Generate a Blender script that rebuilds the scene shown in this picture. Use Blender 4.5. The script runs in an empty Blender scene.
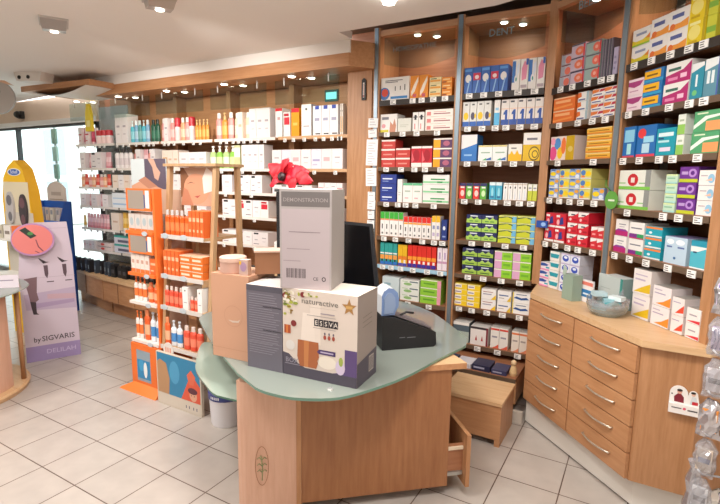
import bpy, math, random
from mathutils import Vector, Matrix
random.seed(7)
C = bpy.context.scene.collection
PI = math.pi
# ------------------------------------------------------------------ materials
_m = {}
def lin(h):
    h = h.lstrip('#')
    if len(h) == 3: h = ''.join(c*2 for c in h)
    r = [int(h[i:i+2], 16)/255 for i in (0, 2, 4)]
    return tuple(c/12.92 if c <= .04045 else ((c+.055)/1.055)**2.4 for c in r) + (1,)
def M(h, rough=.5, metal=0.0, emit=0.0, coat=0.0):
    k = (h, rough, metal, emit, coat)
    if k in _m: return _m[k]
    m = bpy.data.materials.new('paint_'+h.strip('#')); m.use_nodes = True
    b = m.node_tree.nodes['Principled BSDF']
    b.inputs['Base Color'].default_value = lin(h)
    b.inputs['Roughness'].default_value = rough
    b.inputs['Metallic'].default_value = metal
    b.inputs['Coat Weight'].default_value = coat
    if emit:
        b.inputs['Emission Color'].default_value = lin(h)
        b.inputs['Emission Strength'].default_value = emit
    _m[k] = m
    return m
def wood(name, c1, c2, axis='x', rough=.42):
    m = bpy.data.materials.new(name); m.use_nodes = True
    nt = m.node_tree; N = nt.nodes; L = nt.links
    b = N['Principled BSDF']; b.inputs['Roughness'].default_value = rough
    tc = N.new('ShaderNodeTexCoord'); mp = N.new('ShaderNodeMapping')
    s = {'x': (1.2, 14, 14), 'y': (14, 1.2, 14), 'z': (14, 14, 1.2)}[axis]
    mp.inputs['Scale'].default_value = s
    nz = N.new('ShaderNodeTexNoise'); nz.inputs['Scale'].default_value = 3.5
    nz.inputs['Detail'].default_value = 6; nz.inputs['Roughness'].default_value = .6
    cr = N.new('ShaderNodeValToRGB')
    cr.color_ramp.elements[0].position = .3; cr.color_ramp.elements[0].color = lin(c1)
    cr.color_ramp.elements[1].position = .72; cr.color_ramp.elements[1].color = lin(c2)
    L.new(tc.outputs['Object'], mp.inputs['Vector']); L.new(mp.outputs[0], nz.inputs['Vector'])
    L.new(nz.outputs['Fac'], cr.inputs['Fac']); L.new(cr.outputs[0], b.inputs['Base Color'])
    return m
def thin_glass(name, tint='#e8f0ee', gloss=.16, base=None, bfac=0.0, rough=.03):
    m = bpy.data.materials.new(name); m.use_nodes = True
    nt = m.node_tree; N = nt.nodes; L = nt.links
    N.remove(N['Principled BSDF']); out = N['Material Output']
    t = N.new('ShaderNodeBsdfTransparent'); t.inputs[0].default_value = lin(tint)
    g = N.new('ShaderNodeBsdfGlossy'); g.inputs['Roughness'].default_value = rough
    fr = N.new('ShaderNodeLayerWeight'); fr.inputs[0].default_value = .5
    pw = N.new('ShaderNodeMath'); pw.operation = 'POWER'; pw.inputs[1].default_value = 4
    ma = N.new('ShaderNodeMath'); ma.operation = 'MULTIPLY_ADD'; ma.inputs[1].default_value = .75; ma.inputs[2].default_value = gloss*.25
    mx = N.new('ShaderNodeMixShader')
    L.new(fr.outputs['Facing'], pw.inputs[0]); L.new(pw.outputs[0], ma.inputs[0]); L.new(ma.outputs[0], mx.inputs[0])
    src = t.outputs[0]
    if base:
        d = N.new('ShaderNodeBsdfDiffuse'); d.inputs[0].default_value = lin(base)
        m2 = N.new('ShaderNodeMixShader'); m2.inputs[0].default_value = bfac
        L.new(t.outputs[0], m2.inputs[1]); L.new(d.outputs[0], m2.inputs[2]); src = m2.outputs[0]
    L.new(src, mx.inputs[1]); L.new(g.outputs[0], mx.inputs[2])
    L.new(mx.outputs[0], out.inputs['Surface'])
    return m
BEECH = wood('beech_veneer', '#b27d54', '#c5936a', 'x')
BEECHZ = wood('beech_veneer_upright', '#a5744c', '#bc8b63', 'z')
BEECHL = wood('light_beech_top', '#c9a077', '#d8b68c', 'x')
CARC = wood('carcass_wood', '#935f40', '#aa7553', 'x', .5)
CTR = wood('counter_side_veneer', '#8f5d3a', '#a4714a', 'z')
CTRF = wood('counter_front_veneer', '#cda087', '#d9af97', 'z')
RACKW = wood('rack_wood', '#b58f68', '#c9a47d', 'z')
GLASS = thin_glass('display_glass')
GREEN = thin_glass('frosted_green_glass', '#c8cec9', .2, '#8b938c', .87, .08)
LEAFG = thin_glass('pale_green_glass', '#cfe0d2', .25, '#bccabd', .7, .1)
CLEAR = thin_glass('clear_plastic', '#e6eef0', .35, '#c9d4d6', .3, .12)
FOIL = thin_glass('crinkled_cellophane', '#eceef0', .5, '#c4c2c8', .35, .15)
# ------------------------------------------------------------------ mesh builder
class MB:
    def __init__(s): s.v = []; s.f = []; s.mi = []; s.ms = []; s.sm = []
    def _m(s, m):
        if isinstance(m, str): m = M(m)
        if m not in s.ms: s.ms.append(m)
        return s.ms.index(m)
    def add(s, vs, fs, m, smooth=False):
        o = len(s.v); s.v += [tuple(v) for v in vs]; i = s._m(m)
        for f in fs: s.f.append(tuple(o+k for k in f)); s.mi.append(i); s.sm.append(smooth)
    def box(s, x0, y0, z0, x1, y1, z1, m, top=None, side=None):
        v = [(x0,y0,z0),(x1,y0,z0),(x1,y1,z0),(x0,y1,z0),(x0,y0,z1),(x1,y0,z1),(x1,y1,z1),(x0,y1,z1)]
        s.add(v, [(0,3,2,1)], m); s.add(v, [(4,5,6,7)], top or m); s.add(v, [(0,1,5,4)], m)
        s.add(v, [(1,2,6,5),(2,3,7,6),(3,0,4,7)], side or m)
    def prism(s, pts, z0, z1, m, top=None, edge=None):
        n = len(pts)
        a = sum(pts[i][0]*pts[(i+1)%n][1]-pts[(i+1)%n][0]*pts[i][1] for i in range(n))
        if a < 0: pts = pts[::-1]
        v = [(p[0],p[1],z0) for p in pts]+[(p[0],p[1],z1) for p in pts]
        s.add(v, [tuple(range(n-1,-1,-1))], m); s.add(v, [tuple(range(n,2*n))], top or m)
        s.add(v, [(i,(i+1)%n,n+(i+1)%n,n+i) for i in range(n)], edge or m)
    def slab(s, pts, y0, y1, m, front=None):     # outline in x,z, thickness along y
        n = len(pts)
        a = sum(pts[i][0]*pts[(i+1)%n][1]-pts[(i+1)%n][0]*pts[i][1] for i in range(n))
        if a < 0: pts = pts[::-1]
        v = [(p[0],y0,p[1]) for p in pts]+[(p[0],y1,p[1]) for p in pts]
        s.add(v, [tuple(range(n))], front or m); s.add(v, [tuple(range(2*n-1,n-1,-1))], m)
        s.add(v, [(i,n+i,n+(i+1)%n,(i+1)%n) for i in range(n)], m)
    def quad(s, x0, z0, x1, z1, y, m): s.add([(x0,y,z0),(x1,y,z0),(x1,y,z1),(x0,y,z1)], [(0,1,2,3)], m)
    def poly(s, pts, y, m):
        n = len(pts)
        a = sum(pts[i][0]*pts[(i+1)%n][1]-pts[(i+1)%n][0]*pts[i][1] for i in range(n))
        if a < 0: pts = pts[::-1]
        s.add([(p[0],y,p[1]) for p in pts], [tuple(range(n))], m)
    def lathe(s, prof, m, n=14, cx=0, cy=0, sx=1, sy=1, smooth=True):  # prof [(r,z)], m or list per band
        v = []
        for r, z in prof:
            for k in range(n): v.append((cx+sx*r*math.cos(2*PI*k/n), cy+sy*r*math.sin(2*PI*k/n), z))
        for j in range(len(prof)-1):
            mm = m[j] if isinstance(m, list) else m
            s.add(v[j*n:(j+2)*n], [(k,(k+1)%n,n+(k+1)%n,n+k) for k in range(n)], mm, smooth)
        s.add(v[:n], [tuple(range(n-1,-1,-1))], m[0] if isinstance(m, list) else m)
        s.add(v[-n:], [tuple(range(n))], m[-1] if isinstance(m, list) else m)
    def tube(s, pts, r, m, n=8):
        pts = [Vector(p) for p in pts]; rings = []
        for i, p in enumerate(pts):
            d = (pts[min(i+1,len(pts)-1)]-pts[max(i-1,0)]).normalized()
            a = d.cross(Vector((0,0,1)))
            if a.length < .05: a = d.cross(Vector((1,0,0)))
            a.normalize(); b = a.cross(d)
            rr = r[i] if isinstance(r, (list,tuple)) else r
            rings.append([p+a*rr*math.cos(2*PI*k/n)+b*rr*math.sin(2*PI*k/n) for k in range(n)])
        v = [q for g in rings for q in g]; f = []
        for j in range(len(pts)-1): f += [(j*n+k,(j+1)*n+k,(j+1)*n+(k+1)%n,j*n+(k+1)%n) for k in range(n)]
        f += [tuple(range(n)), tuple((len(pts)-1)*n+k for k in range(n-1,-1,-1))]
        s.add(v, f, m, True)
    def text(s, t, x, z, h, y, m, align='CENTER', sx=1.0, slant=0):
        vs, fs = textmesh(t, align)
        s.add([(x+(a[0]+slant*a[1])*h*sx, y, z+a[1]*h) for a in vs], fs, m)
    def mesh(s, name):
        me = bpy.data.meshes.new(name); me.from_pydata(s.v, [], s.f); 
        for m in s.ms: me.materials.append(m)
        me.polygons.foreach_set('material_index', s.mi); me.polygons.foreach_set('use_smooth', s.sm)
        me.update(); return me
    def build(s, name, parent=None, loc=(0,0,0), rz=0, bevel=0):
        o = bpy.data.objects.new(name, s.mesh(name)); C.objects.link(o)
        o.parent = parent; o.location = loc; o.rotation_euler = (0,0,rz)
        if bevel:
            b = o.modifiers.new('Bevel','BEVEL'); b.width = bevel; b.segments = 2; b.limit_method = 'ANGLE'
        return o
_t = {}
def textmesh(t, align):
    k = (t, align)
    if k not in _t:
        c = bpy.data.curves.new('lettering','FONT'); c.body = t; c.align_x = align; c.size = 1.4
        c.resolution_u = 2; c.offset = .012
        o = bpy.data.objects.new('lettering', c); C.objects.link(o)
        dg = bpy.context.evaluated_depsgraph_get(); me = bpy.data.meshes.new_from_object(o.evaluated_get(dg))
        _t[k] = ([tuple(v.co) for v in me.vertices], [tuple(p.vertices) for p in me.polygons])
        bpy.data.objects.remove(o); bpy.data.meshes.remove(me); bpy.data.curves.remove(c)
    return _t[k]
def tag(o, label, cat, group=None):
    o['label'] = label; o['category'] = cat
    if group: o['group'] = group
    return o
def thing(name, label, cat, loc=(0,0,0), rz=0, group=None):
    o = bpy.data.objects.new(name, None); C.objects.link(o); o.empty_display_size = .05
    o.location = loc; o.rotation_euler = (0,0,rz); return tag(o, label, cat, group)
def struct(name, mb, **k):
    o = mb.build(name, **k); o['kind'] = 'structure'; return o
def ell(cx, cz, rx, rz, n=16, a0=0): return [(cx+rx*math.cos(a0+2*PI*i/n), cz+rz*math.sin(a0+2*PI*i/n)) for i in range(n)]
H = 1.54
# ------------------------------------------------------------------ camera
cam = bpy.data.cameras.new('camera'); co = bpy.data.objects.new('camera', cam); C.objects.link(co)
cam.lens = 484.1*36/720; cam.sensor_width = 36; cam.clip_start = .02; cam.clip_end = 200
th, pi_, r_ = -.52583, .15124, .014476
fw = Vector((math.sin(th), math.cos(th), 0)); rt = Vector((math.cos(th), -math.sin(th), 0))
F0 = fw*math.cos(pi_) - Vector((0,0,1))*math.sin(pi_); U0 = fw*math.sin(pi_) + Vector((0,0,1))*math.cos(pi_)
Rr = rt*math.cos(r_) + U0*math.sin(r_); Up = -rt*math.sin(r_) + U0*math.cos(r_)
co.matrix_world = Matrix(((Rr.x,Up.x,-F0.x,0),(Rr.y,Up.y,-F0.y,0),(Rr.z,Up.z,-F0.z,H),(0,0,0,1)))
bpy.context.scene.camera = co
WORLD = 3.2; CE = 25; CS = 62; SPOT = 1.2; EXPO = 0.26
SHZ={'A': [2.131, 1.893, 1.629, 1.36, 1.089, 0.86, 0.589, 0.26], 'B': [2.135, 1.911, 1.67, 1.405, 1.106, 0.857, 0.612, 0.332, 0.26], 'C': [2.122, 1.903, 1.671, 1.434, 1.149, 0.85], 'D': [2.152, 1.909, 1.669, 1.399, 1.159, 0.85], 'L': [1.885, 1.61, 1.39, 1.165, 0.9, 0.64]}
ROWS=[
('A', 0, 0.03, 0.268, 2.131, 0.167, 1, 1, 'ball'),
('A', 0, 0.275, 0.419, 2.131, 0.164, 2, 1, 'oswirl'),
('A', 0, 0.427, 0.52, 2.131, 0.139, 1, 3, 'cream_band'),
('A', 0, 0.523, 0.602, 2.131, 0.131, 1, 3, 'ogrid'),
('A', 1, 0.03, 0.176, 1.893, 0.137, 1, 1, 'hand'),
('A', 1, 0.18, 0.292, 1.893, 0.101, 1, 1, 'palegrey'),
('A', 1, 0.304, 0.397, 1.893, 0.139, 2, 1, 'capmark'),
('A', 1, 0.404, 0.62, 1.893, 0.151, 1, 3, 'pinkletter'),
('A', 2, 0.043, 0.165, 1.629, 0.209, 1, 3, 'redwt'),
('A', 2, 0.17, 0.292, 1.629, 0.143, 1, 2, 'redwt'),
('A', 2, 0.3, 0.47, 1.629, 0.155, 2, 1, 'crimson'),
('A', 2, 0.476, 0.622, 1.629, 0.209, 1, 3, 'purpyel'),
('A', 3, 0.041, 0.181, 1.36, 0.214, 1, 3, 'navyline'),
('A', 3, 0.19, 0.233, 1.36, 0.178, 1, 1, 'whiteslim'),
('A', 3, 0.238, 0.4, 1.36, 0.15, 2, 1, 'whgreentop'),
('A', 3, 0.403, 0.612, 1.36, 0.214, 1, 3, 'greenband'),
('A', 4, 0.047, 0.249, 1.089, 0.192, 5, 1, 'slimgreen'),
('A', 4, 0.254, 0.482, 1.089, 0.164, 6, 1, 'slimred'),
('A', 4, 0.486, 0.554, 1.089, 0.18, 2, 1, 'slimyellow'),
('A', 4, 0.563, 0.609, 1.089, 0.153, 1, 1, 'navy'),
('A', 5, 0.053, 0.204, 0.86, 0.174, 4, 1, 'teal'),
('A', 5, 0.209, 0.291, 0.86, 0.168, 2, 1, 'yel_or'),
('A', 5, 0.296, 0.531, 0.86, 0.173, 6, 1, 'redpur'),
('A', 5, 0.54, 0.619, 0.86, 0.172, 2, 1, 'whitepink'),
('A', 6, 0.077, 0.23, 0.589, 0.172, 1, 1, 'palebluef'),
('A', 6, 0.239, 0.402, 0.589, 0.167, 1, 3, 'leafbox'),
('A', 6, 0.411, 0.582, 0.589, 0.188, 1, 3, 'limepink'),
('B', 0, 0.03, 0.335, 2.135, 0.175, 5, 1, ['brushblue', 'brushred']),
('B', 0, 0.359, 0.569, 2.135, 0.197, 4, 1, ['bwp', 'pwb']),
('B', 1, 0.03, 0.233, 1.911, 0.169, 4, 1, ['yelmark', 'yeldark']),
('B', 1, 0.253, 0.294, 1.911, 0.169, 1, 1, 'skybox'),
('B', 1, 0.3, 0.575, 1.911, 0.169, 5, 1, 'numeral'),
('B', 2, 0.03, 0.147, 1.67, 0.186, 1, 1, 'bluewt'),
('B', 2, 0.156, 0.357, 1.67, 0.11, 2, 1, 'whbg'),
('B', 2, 0.364, 0.457, 1.67, 0.114, 1, 1, 'yelwh'),
('B', 2, 0.46, 0.575, 1.67, 0.186, 1, 1, 'swirl'),
('B', 3, 0.03, 0.234, 1.405, 0.113, 4, 1, ['redfruit', 'greenfruit']),
('B', 3, 0.248, 0.338, 1.405, 0.122, 2, 1, 'aqua'),
('B', 3, 0.345, 0.506, 1.405, 0.118, 5, 1, 'dotdrop'),
('B', 3, 0.509, 0.571, 1.405, 0.113, 2, 1, 'limewh'),
('B', 4, 0.095, 0.319, 1.106, 0.188, 2, 3, 'navylime'),
('B', 4, 0.326, 0.574, 1.106, 0.193, 2, 4, 'yellowblue'),
('B', 5, 0.077, 0.304, 0.857, 0.194, 2, 3, 'navylime2'),
('B', 5, 0.312, 0.564, 0.857, 0.191, 2, 3, 'pinklime'),
('B', 6, 0.03, 0.223, 0.612, 0.169, 2, 4, 'yelwhite'),
('B', 6, 0.232, 0.34, 0.612, 0.152, 1, 2, 'whyel'),
('B', 6, 0.348, 0.446, 0.612, 0.152, 1, 2, 'whyel2'),
('B', 6, 0.454, 0.575, 0.612, 0.154, 1, 2, 'whswoosh'),
('B', 7, 0.03, 0.156, 0.332, 0.154, 1, 1, 'greywt'),
('B', 7, 0.165, 0.298, 0.332, 0.14, 1, 1, 'maroon'),
('B', 7, 0.314, 0.441, 0.332, 0.157, 2, 1, 'redcap'),
('B', 7, 0.464, 0.575, 0.332, 0.152, 2, 1, 'orcap'),
('C', 0, 0.067, 0.152, 2.122, 0.195, 1, 3, 'salmon'),
('C', 0, 0.153, 0.261, 2.122, 0.231, 1, 3, 'salmon2'),
('C', 0, 0.267, 0.379, 2.122, 0.22, 1, 3, 'tealred'),
('C', 0, 0.384, 0.461, 2.122, 0.206, 4, 1, 'stripegrey'),
('C', 0, 0.47, 0.503, 2.122, 0.148, 1, 1, 'lilac'),
('C', 1, 0.03, 0.211, 1.903, 0.156, 1, 2, 'orange2'),
('C', 1, 0.231, 0.317, 1.903, 0.164, 1, 3, 'whor'),
('C', 1, 0.337, 0.52, 1.903, 0.164, 2, 4, 'whredor'),
('C', 2, 0.03, 0.235, 1.671, 0.149, 1, 1, 'rainbow'),
('C', 2, 0.325, 0.505, 1.671, 0.177, 1, 5, 'goldline'),
('C', 3, 0.041, 0.388, 1.434, 0.182, 4, 3, ['confetti', 'confetti2']),
('C', 3, 0.404, 0.49, 1.434, 0.07, 1, 1, 'confetti'),
('C', 4, 0.03, 0.212, 1.149, 0.186, 2, 2, 'rednavy'),
('C', 4, 0.23, 0.396, 1.149, 0.207, 2, 3, 'redwhite'),
('C', 4, 0.417, 0.517, 1.149, 0.13, 2, 2, 'redwhite2'),
('C', 5, 0.045, 0.129, 0.85, 0.159, 1, 3, 'pinkteal'),
('C', 5, 0.13, 0.214, 0.85, 0.244, 1, 4, 'tealwh'),
('C', 5, 0.224, 0.378, 0.85, 0.244, 2, 4, 'bluewh'),
('D', 0, 0.03, 0.158, 2.152, 0.169, 1, 2, 'whitearc'),
('D', 0, 0.156, 0.394, 2.152, 0.186, 2, 2, 'whiteorange'),
('D', 0, 0.391, 0.491, 2.152, 0.216, 1, 2, 'yellowbig'),
('D', 0, 0.494, 0.545, 2.152, 0.205, 1, 2, 'yelgreen'),
('D', 1, 0.03, 0.143, 1.909, 0.164, 1, 2, 'mauve'),
('D', 1, 0.144, 0.275, 1.909, 0.188, 1, 3, 'yelblue'),
('D', 1, 0.285, 0.437, 1.909, 0.188, 1, 2, 'magenta'),
('D', 1, 0.442, 0.513, 1.909, 0.158, 1, 1, 'tealtall'),
('D', 1, 0.516, 0.593, 1.909, 0.162, 1, 1, 'tealtall2'),
('D', 2, 0.03, 0.125, 1.669, 0.162, 1, 1, 'bluepack'),
('D', 2, 0.132, 0.266, 1.669, 0.159, 1, 1, 'redblue'),
('D', 2, 0.273, 0.393, 1.669, 0.131, 1, 1, 'tealpack'),
('D', 2, 0.393, 0.44, 1.669, 0.185, 1, 2, 'whitegreen'),
('D', 2, 0.483, 0.629, 1.669, 0.185, 1, 2, 'greenor'),
('D', 3, 0.03, 0.266, 1.399, 0.204, 1, 2, 'reddisc'),
('D', 3, 0.36, 0.433, 1.399, 0.182, 1, 4, 'palegreen'),
('D', 3, 0.437, 0.543, 1.399, 0.215, 1, 3, 'purple'),
('D', 3, 0.551, 0.642, 1.399, 0.198, 1, 3, 'whiteblue'),
('D', 4, 0.03, 0.133, 1.159, 0.18, 1, 2, 'whmag'),
('D', 4, 0.144, 0.253, 1.159, 0.175, 1, 2, 'whpurp'),
('D', 4, 0.262, 0.375, 1.159, 0.166, 1, 3, 'tealor'),
('D', 4, 0.393, 0.528, 1.159, 0.129, 1, 1, 'skywhite'),
('D', 4, 0.547, 0.646, 1.159, 0.127, 1, 1, 'tealcan'),
('D', 5, 0.247, 0.37, 0.85, 0.254, 1, 2, 'triyel'),
('D', 5, 0.385, 0.501, 0.85, 0.197, 1, 2, 'trior'),
('D', 5, 0.513, 0.585, 0.85, 0.169, 1, 2, 'trired'),
('D', 5, 0.596, 0.673, 0.85, 0.141, 1, 2, 'whred'),
('L', 0, 3.082, 3.161, 1.885, 0.252, 1, 1, 'w_red'),
('L', 0, 3.172, 3.249, 1.885, 0.213, 1, 1, 'w_red2'),
('L', 0, 3.26, 3.346, 1.885, 0.241, 1, 1, 'o_red'),
('L', 0, 3.368, 3.472, 1.885, 0.267, 1, 1, 'w_tall'),
('L', 0, 3.493, 3.743, 1.885, 0.247, 3, 1, 'w_blue'),
('L', 0, 3.762, 3.79, 1.885, 0.25, 2, 1, 'w_gold'),
('L', 1, 3.042, 3.79, 1.61, 0.169, 7, 1, ['w_plain', 'w_lilac', 'w_pinkl']),
('L', 2, 3.545, 3.79, 1.39, 0.108, 4, 1, ['w_redline', 'w_plain', 'w_band']),
('L', 2, 3.038, 3.482, 1.39, 0.082, 5, 1, ['w_plain', 'w_black']),
('L', 3, 3.127, 3.79, 1.165, 0.116, 8, 1, ['w_plain', 'w_black', 'w_lilac']),
('L', 0, 2.315, 2.551, 1.885, 0.254, 3, 1, ['b_pink', 'b_amber']),
('L', 0, 2.564, 2.764, 1.885, 0.242, 3, 1, ['w_peach', 'w_cream']),
('L', 0, 2.776, 3.025, 1.885, 0.264, 3, 1, 'w_plain'),
('L', 1, 2.22, 2.567, 1.61, 0.22, 4, 1, ['g_light', 'g_lime']),
('L', 1, 2.58, 2.656, 1.61, 0.22, 1, 1, 'w_green'),
('L', 1, 2.669, 2.95, 1.61, 0.22, 4, 1, 'w_plain'),
('L', 2, 2.413, 2.546, 1.39, 0.165, 1, 1, 'w_plain'),
('L', 2, 2.623, 2.921, 1.39, 0.165, 4, 1, ['w_black', 'w_plain']),
('L', 3, 2.403, 2.988, 1.165, 0.157, 6, 1, ['w_black', 'w_plain', 'w_red2']),
('L', 4, 2.392, 2.983, 0.9, 0.127, 6, 1, ['w_black', 'w_plain']),
('L', 0, 1.525, 1.727, 1.885, 0.238, 3, 1, ['b_pink', 'w_plain']),
('L', 0, 1.742, 2.022, 1.885, 0.235, 4, 1, ['w_redlid', 'b_peach', 'b_pink']),
('L', 0, 2.036, 2.232, 1.885, 0.204, 4, 1, 'b_amber'),
('L', 1, 1.551, 1.799, 1.61, 0.19, 3, 1, 'w_cream'),
('L', 1, 1.813, 2.204, 1.61, 0.165, 3, 1, 'w_plain'),
('L', 2, 1.693, 2.195, 1.39, 0.165, 5, 1, ['w_plain', 'w_black']),
('L', 3, 1.481, 2.181, 1.165, 0.075, 7, 1, ['w_pinkl', 'w_plain']),
('L', 0, 0.781, 0.995, 1.885, 0.315, 2, 1, 'w_plain'),
('L', 0, 1.009, 1.331, 1.885, 0.239, 5, 1, ['b_aqua', 'b_sky', 'b_teal']),
('L', 0, 1.348, 1.493, 1.885, 0.237, 2, 1, 'b_dkgreen'),
('L', 1, 0.692, 1.018, 1.61, 0.22, 4, 1, 'w_capblack'),
('L', 1, 1.035, 1.439, 1.61, 0.207, 5, 1, ['b_pink', 'w_plain', 'b_rose']),
('L', 2, 0.665, 1.404, 1.39, 0.149, 7, 1, ['w_cream', 'w_plain']),
('L', 3, 0.643, 0.94, 1.165, 0.17, 1, 1, 'w_skylines'),
('L', 3, 0.958, 1.029, 1.165, 0.17, 1, 1, 'navyslim'),
('L', 4, 0.598, 0.751, 0.9, 0.202, 1, 1, 'w_cream'),
('L', 4, 0.77, 0.918, 0.9, 0.21, 2, 1, 'b_yel'),
('L', 5, 0.266, 0.587, 0.64, 0.104, 1, 2, 'redmark'),
('L', 5, 0.628, 0.966, 0.64, 0.203, 1, 2, 'tealtop'),
('L', 0, 0.054, 0.337, 1.885, 0.203, 4, 1, ['w_redline', 'b_crimson']),
('L', 0, 0.375, 0.642, 1.885, 0.158, 3, 1, 'w_redlid'),
('L', 1, 0.06, 0.596, 1.61, 0.188, 5, 1, ['w_plain', 'b_rose', 'w_black']),
('L', 2, 0, 0.591, 1.39, 0.154, 8, 1, ['b_peach', 'b_red', 'b_pink']),
('L', 3, 0, 0.567, 1.165, 0.144, 5, 1, ['w_plain', 'b_rose']),
('L', 4, 0, 0.052, 0.9, 0.144, 1, 1, 'b_yel'),
('L', 4, 0.073, 0.521, 0.9, 0.172, 7, 1, 'b_rose'),
('L', 5, 0, 0.228, 0.64, 0.1, 4, 1, ['w_pinkl', 'w_plain']),
]
# ------------------------------------------------------------------ the setting
def tile_mat():
    m = bpy.data.materials.new('beige_floor_tiles'); m.use_nodes = True
    nt = m.node_tree; N = nt.nodes; L = nt.links; b = N['Principled BSDF']
    g = N.new('ShaderNodeNewGeometry'); mp = N.new('ShaderNodeMapping')
    S = 1/.29978
    mp.inputs['Scale'].default_value = (S, S, 1); mp.inputs['Location'].default_value = (2.634*S, -1.508*S, 0)
    sp = N.new('ShaderNodeSeparateXYZ'); L.new(g.outputs['Position'], mp.inputs[0]); L.new(mp.outputs[0], sp.inputs[0])
    def edge(o):
        p = N.new('ShaderNodeMath'); p.operation = 'PINGPONG'; p.inputs[1].default_value = .5; L.new(o, p.inputs[0])
        c = N.new('ShaderNodeMath'); c.operation = 'LESS_THAN'; c.inputs[1].default_value = .0095; L.new(p.outputs[0], c.inputs[0]); return c.outputs[0]
    def fl(o):
        p = N.new('ShaderNodeMath'); p.operation = 'FLOOR'; L.new(o, p.inputs[0]); return p.outputs[0]
    mxm = N.new('ShaderNodeMath'); mxm.operation = 'MAXIMUM'
    L.new(edge(sp.outputs[0]), mxm.inputs[0]); L.new(edge(sp.outputs[1]), mxm.inputs[1])
    cb = N.new('ShaderNodeCombineXYZ'); L.new(fl(sp.outputs[0]), cb.inputs[0]); L.new(fl(sp.outputs[1]), cb.inputs[1])
    wn = N.new('ShaderNodeTexWhiteNoise'); L.new(cb.outputs[0], wn.inputs[0])
    nz = N.new('ShaderNodeTexNoise'); nz.inputs['Scale'].default_value = 9; L.new(g.outputs['Position'], nz.inputs[0])
    ad = N.new('ShaderNodeMath'); ad.operation = 'MULTIPLY_ADD'; ad.inputs[1].default_value = .35
    L.new(wn.outputs['Value'], ad.inputs[0]); L.new(nz.outputs['Fac'], ad.inputs[2])
    cr = N.new('ShaderNodeValToRGB'); cr.color_ramp.elements[0].position = .35; cr.color_ramp.elements[0].color = lin('#afa69f')
    cr.color_ramp.elements[1].position = .95; cr.color_ramp.elements[1].color = lin('#bcb3ab')
    L.new(ad.outputs[0], cr.inputs[0])
    mx = N.new('ShaderNodeMix'); mx.data_type = 'RGBA'; L.new(mxm.outputs[0], mx.inputs[0])
    L.new(cr.outputs[0], mx.inputs[6]); mx.inputs[7].default_value = lin('#5d4a40')
    L.new(mx.outputs[2], b.inputs['Base Color']); b.inputs['Roughness'].default_value = .32
    return m
def plaster(name, h, rough=.8):
    m = bpy.data.materials.new(name); m.use_nodes = True
    nt = m.node_tree; N = nt.nodes; L = nt.links; b = N['Principled BSDF']
    b.inputs['Base Color'].default_value = lin(h); b.inputs['Roughness'].default_value = rough
    nz = N.new('ShaderNodeTexNoise'); nz.inputs['Scale'].default_value = 60
    bp = N.new('ShaderNodeBump'); bp.inputs['Strength'].default_value = .05
    L.new(nz.outputs['Fac'], bp.inputs['Height']); L.new(bp.outputs[0], b.inputs['Normal']); return m
CEIL = plaster('white_ceiling_paint', '#f3eeea'); BEIGE = plaster('beige_wall_paint', '#dcc3ac'); WALLP = plaster('cream_wall_paint', '#d9cfc4')
b = MB(); b.box(-10,-4,-.1,2.2,3.9,0, tile_mat()); struct('floor', b)
b = MB(); b.box(-16,3.9,-.12,4,12,-.02, '#d8d6d2'); struct('floor_outside', b)
b = MB()
b.prism([(-10,-3.6),(2.2,-3.6),(2.2,.6),(.75,1.35),(.05,2.35),(-.42,2.86),(-.85,3.0),(-1.95,3.02),(-1.95,3.2),(-10,3.9)], 2.55, 2.6, CEIL); struct('ceiling', b)
b = MB(); b.box(-2.3,1.5,2.76,2.2,4.2,2.82, '#5c534c'); struct('ceiling_slot', b)  # slab over the slot, coloured dark for the shade in the gap
b = MB(); b.box(-6.0,3.76,0,-.3,3.86,2.76, CARC); struct('wall_back', b)
b = MB(); b.box(-10,3.72,2.2,-6.0,3.84,2.55, BEIGE); b.box(-10,3.68,2.2,-6.0,3.72,2.26, '#e9e4df'); struct('wall_window_header', b)
b = MB(); b.prism([(-.3,3.86),(-.3,3.78),(.2,3.35),(.62,2.8),(1.05,2.3),(1.05,-3.6),(1.15,-3.6),(1.15,2.4),(.3,3.5)], 0, 2.76, WALLP); struct('wall_right', b)
b = MB(); b.box(-10.1,-4,0,-10,3.9,2.6, WALLP); struct('wall_left', b)
b = MB(); b.box(-10,-4.1,0,2.2,-4,2.6, WALLP); struct('wall_rear', b)
# shop window, glazing and frame
wf = MB()
for x in (-9.6,-8.02,-6.05): wf.box(x-.02,3.74,0,x+.02,3.80,2.2, '#3b3c40')
wf.box(-10,3.74,2.17,-6.0,3.8,2.2, '#3b3c40'); wf.box(-10,3.74,0,-6.0,3.8,.06, '#8b8b8d')
w1 = struct('window_1', wf)
g = MB(); g.box(-9.98,3.765,.06,-6.03,3.772,2.17, GLASS); o = g.build('glass_pane', w1)
# white cornice over the cosmetics shelving
b = MB(); b.box(-5.15,3.2,2.46,-1.97,3.28,2.55, '#efe9e4'); struct('trim_1', b)
b = MB(); b.box(-5.15,3.205,2.365,-1.98,3.76,2.46, BEECH)
b.prism([(-1.98,3.205),(-1.86,3.36),(-1.86,3.76),(-1.98,3.76)], 2.365, 2.55, BEECH); struct('trim_2', b)
# curved canopy left of the cornice
b = MB()
pts = [(-5.95,2.86),(-4.82,2.94),(-4.82,3.4),(-5.95,3.4)]
b.prism(pts, 2.415, 2.47, BEECH); struct('trim_3', b)
b = MB(); n = 14
v = []; f = []
for i in range(n+1):
    t = i/n; x = -5.85+1.0*t; zz = 2.412-.06*math.sin(PI*t)
    v += [(x,2.92,zz),(x,3.40,zz+.01)]
    if i < n: f.append((2*i,2*i+1,2*i+3,2*i+2))
b.add(v, f, '#f4efea', True)
struct('trim_4', b)
# white baseboard under the tall bays
b = MB(); b.box(-1.85,3.03,0,-.55,3.06,.075, '#cfc6bb'); struct('baseboard_back', b)
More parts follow.
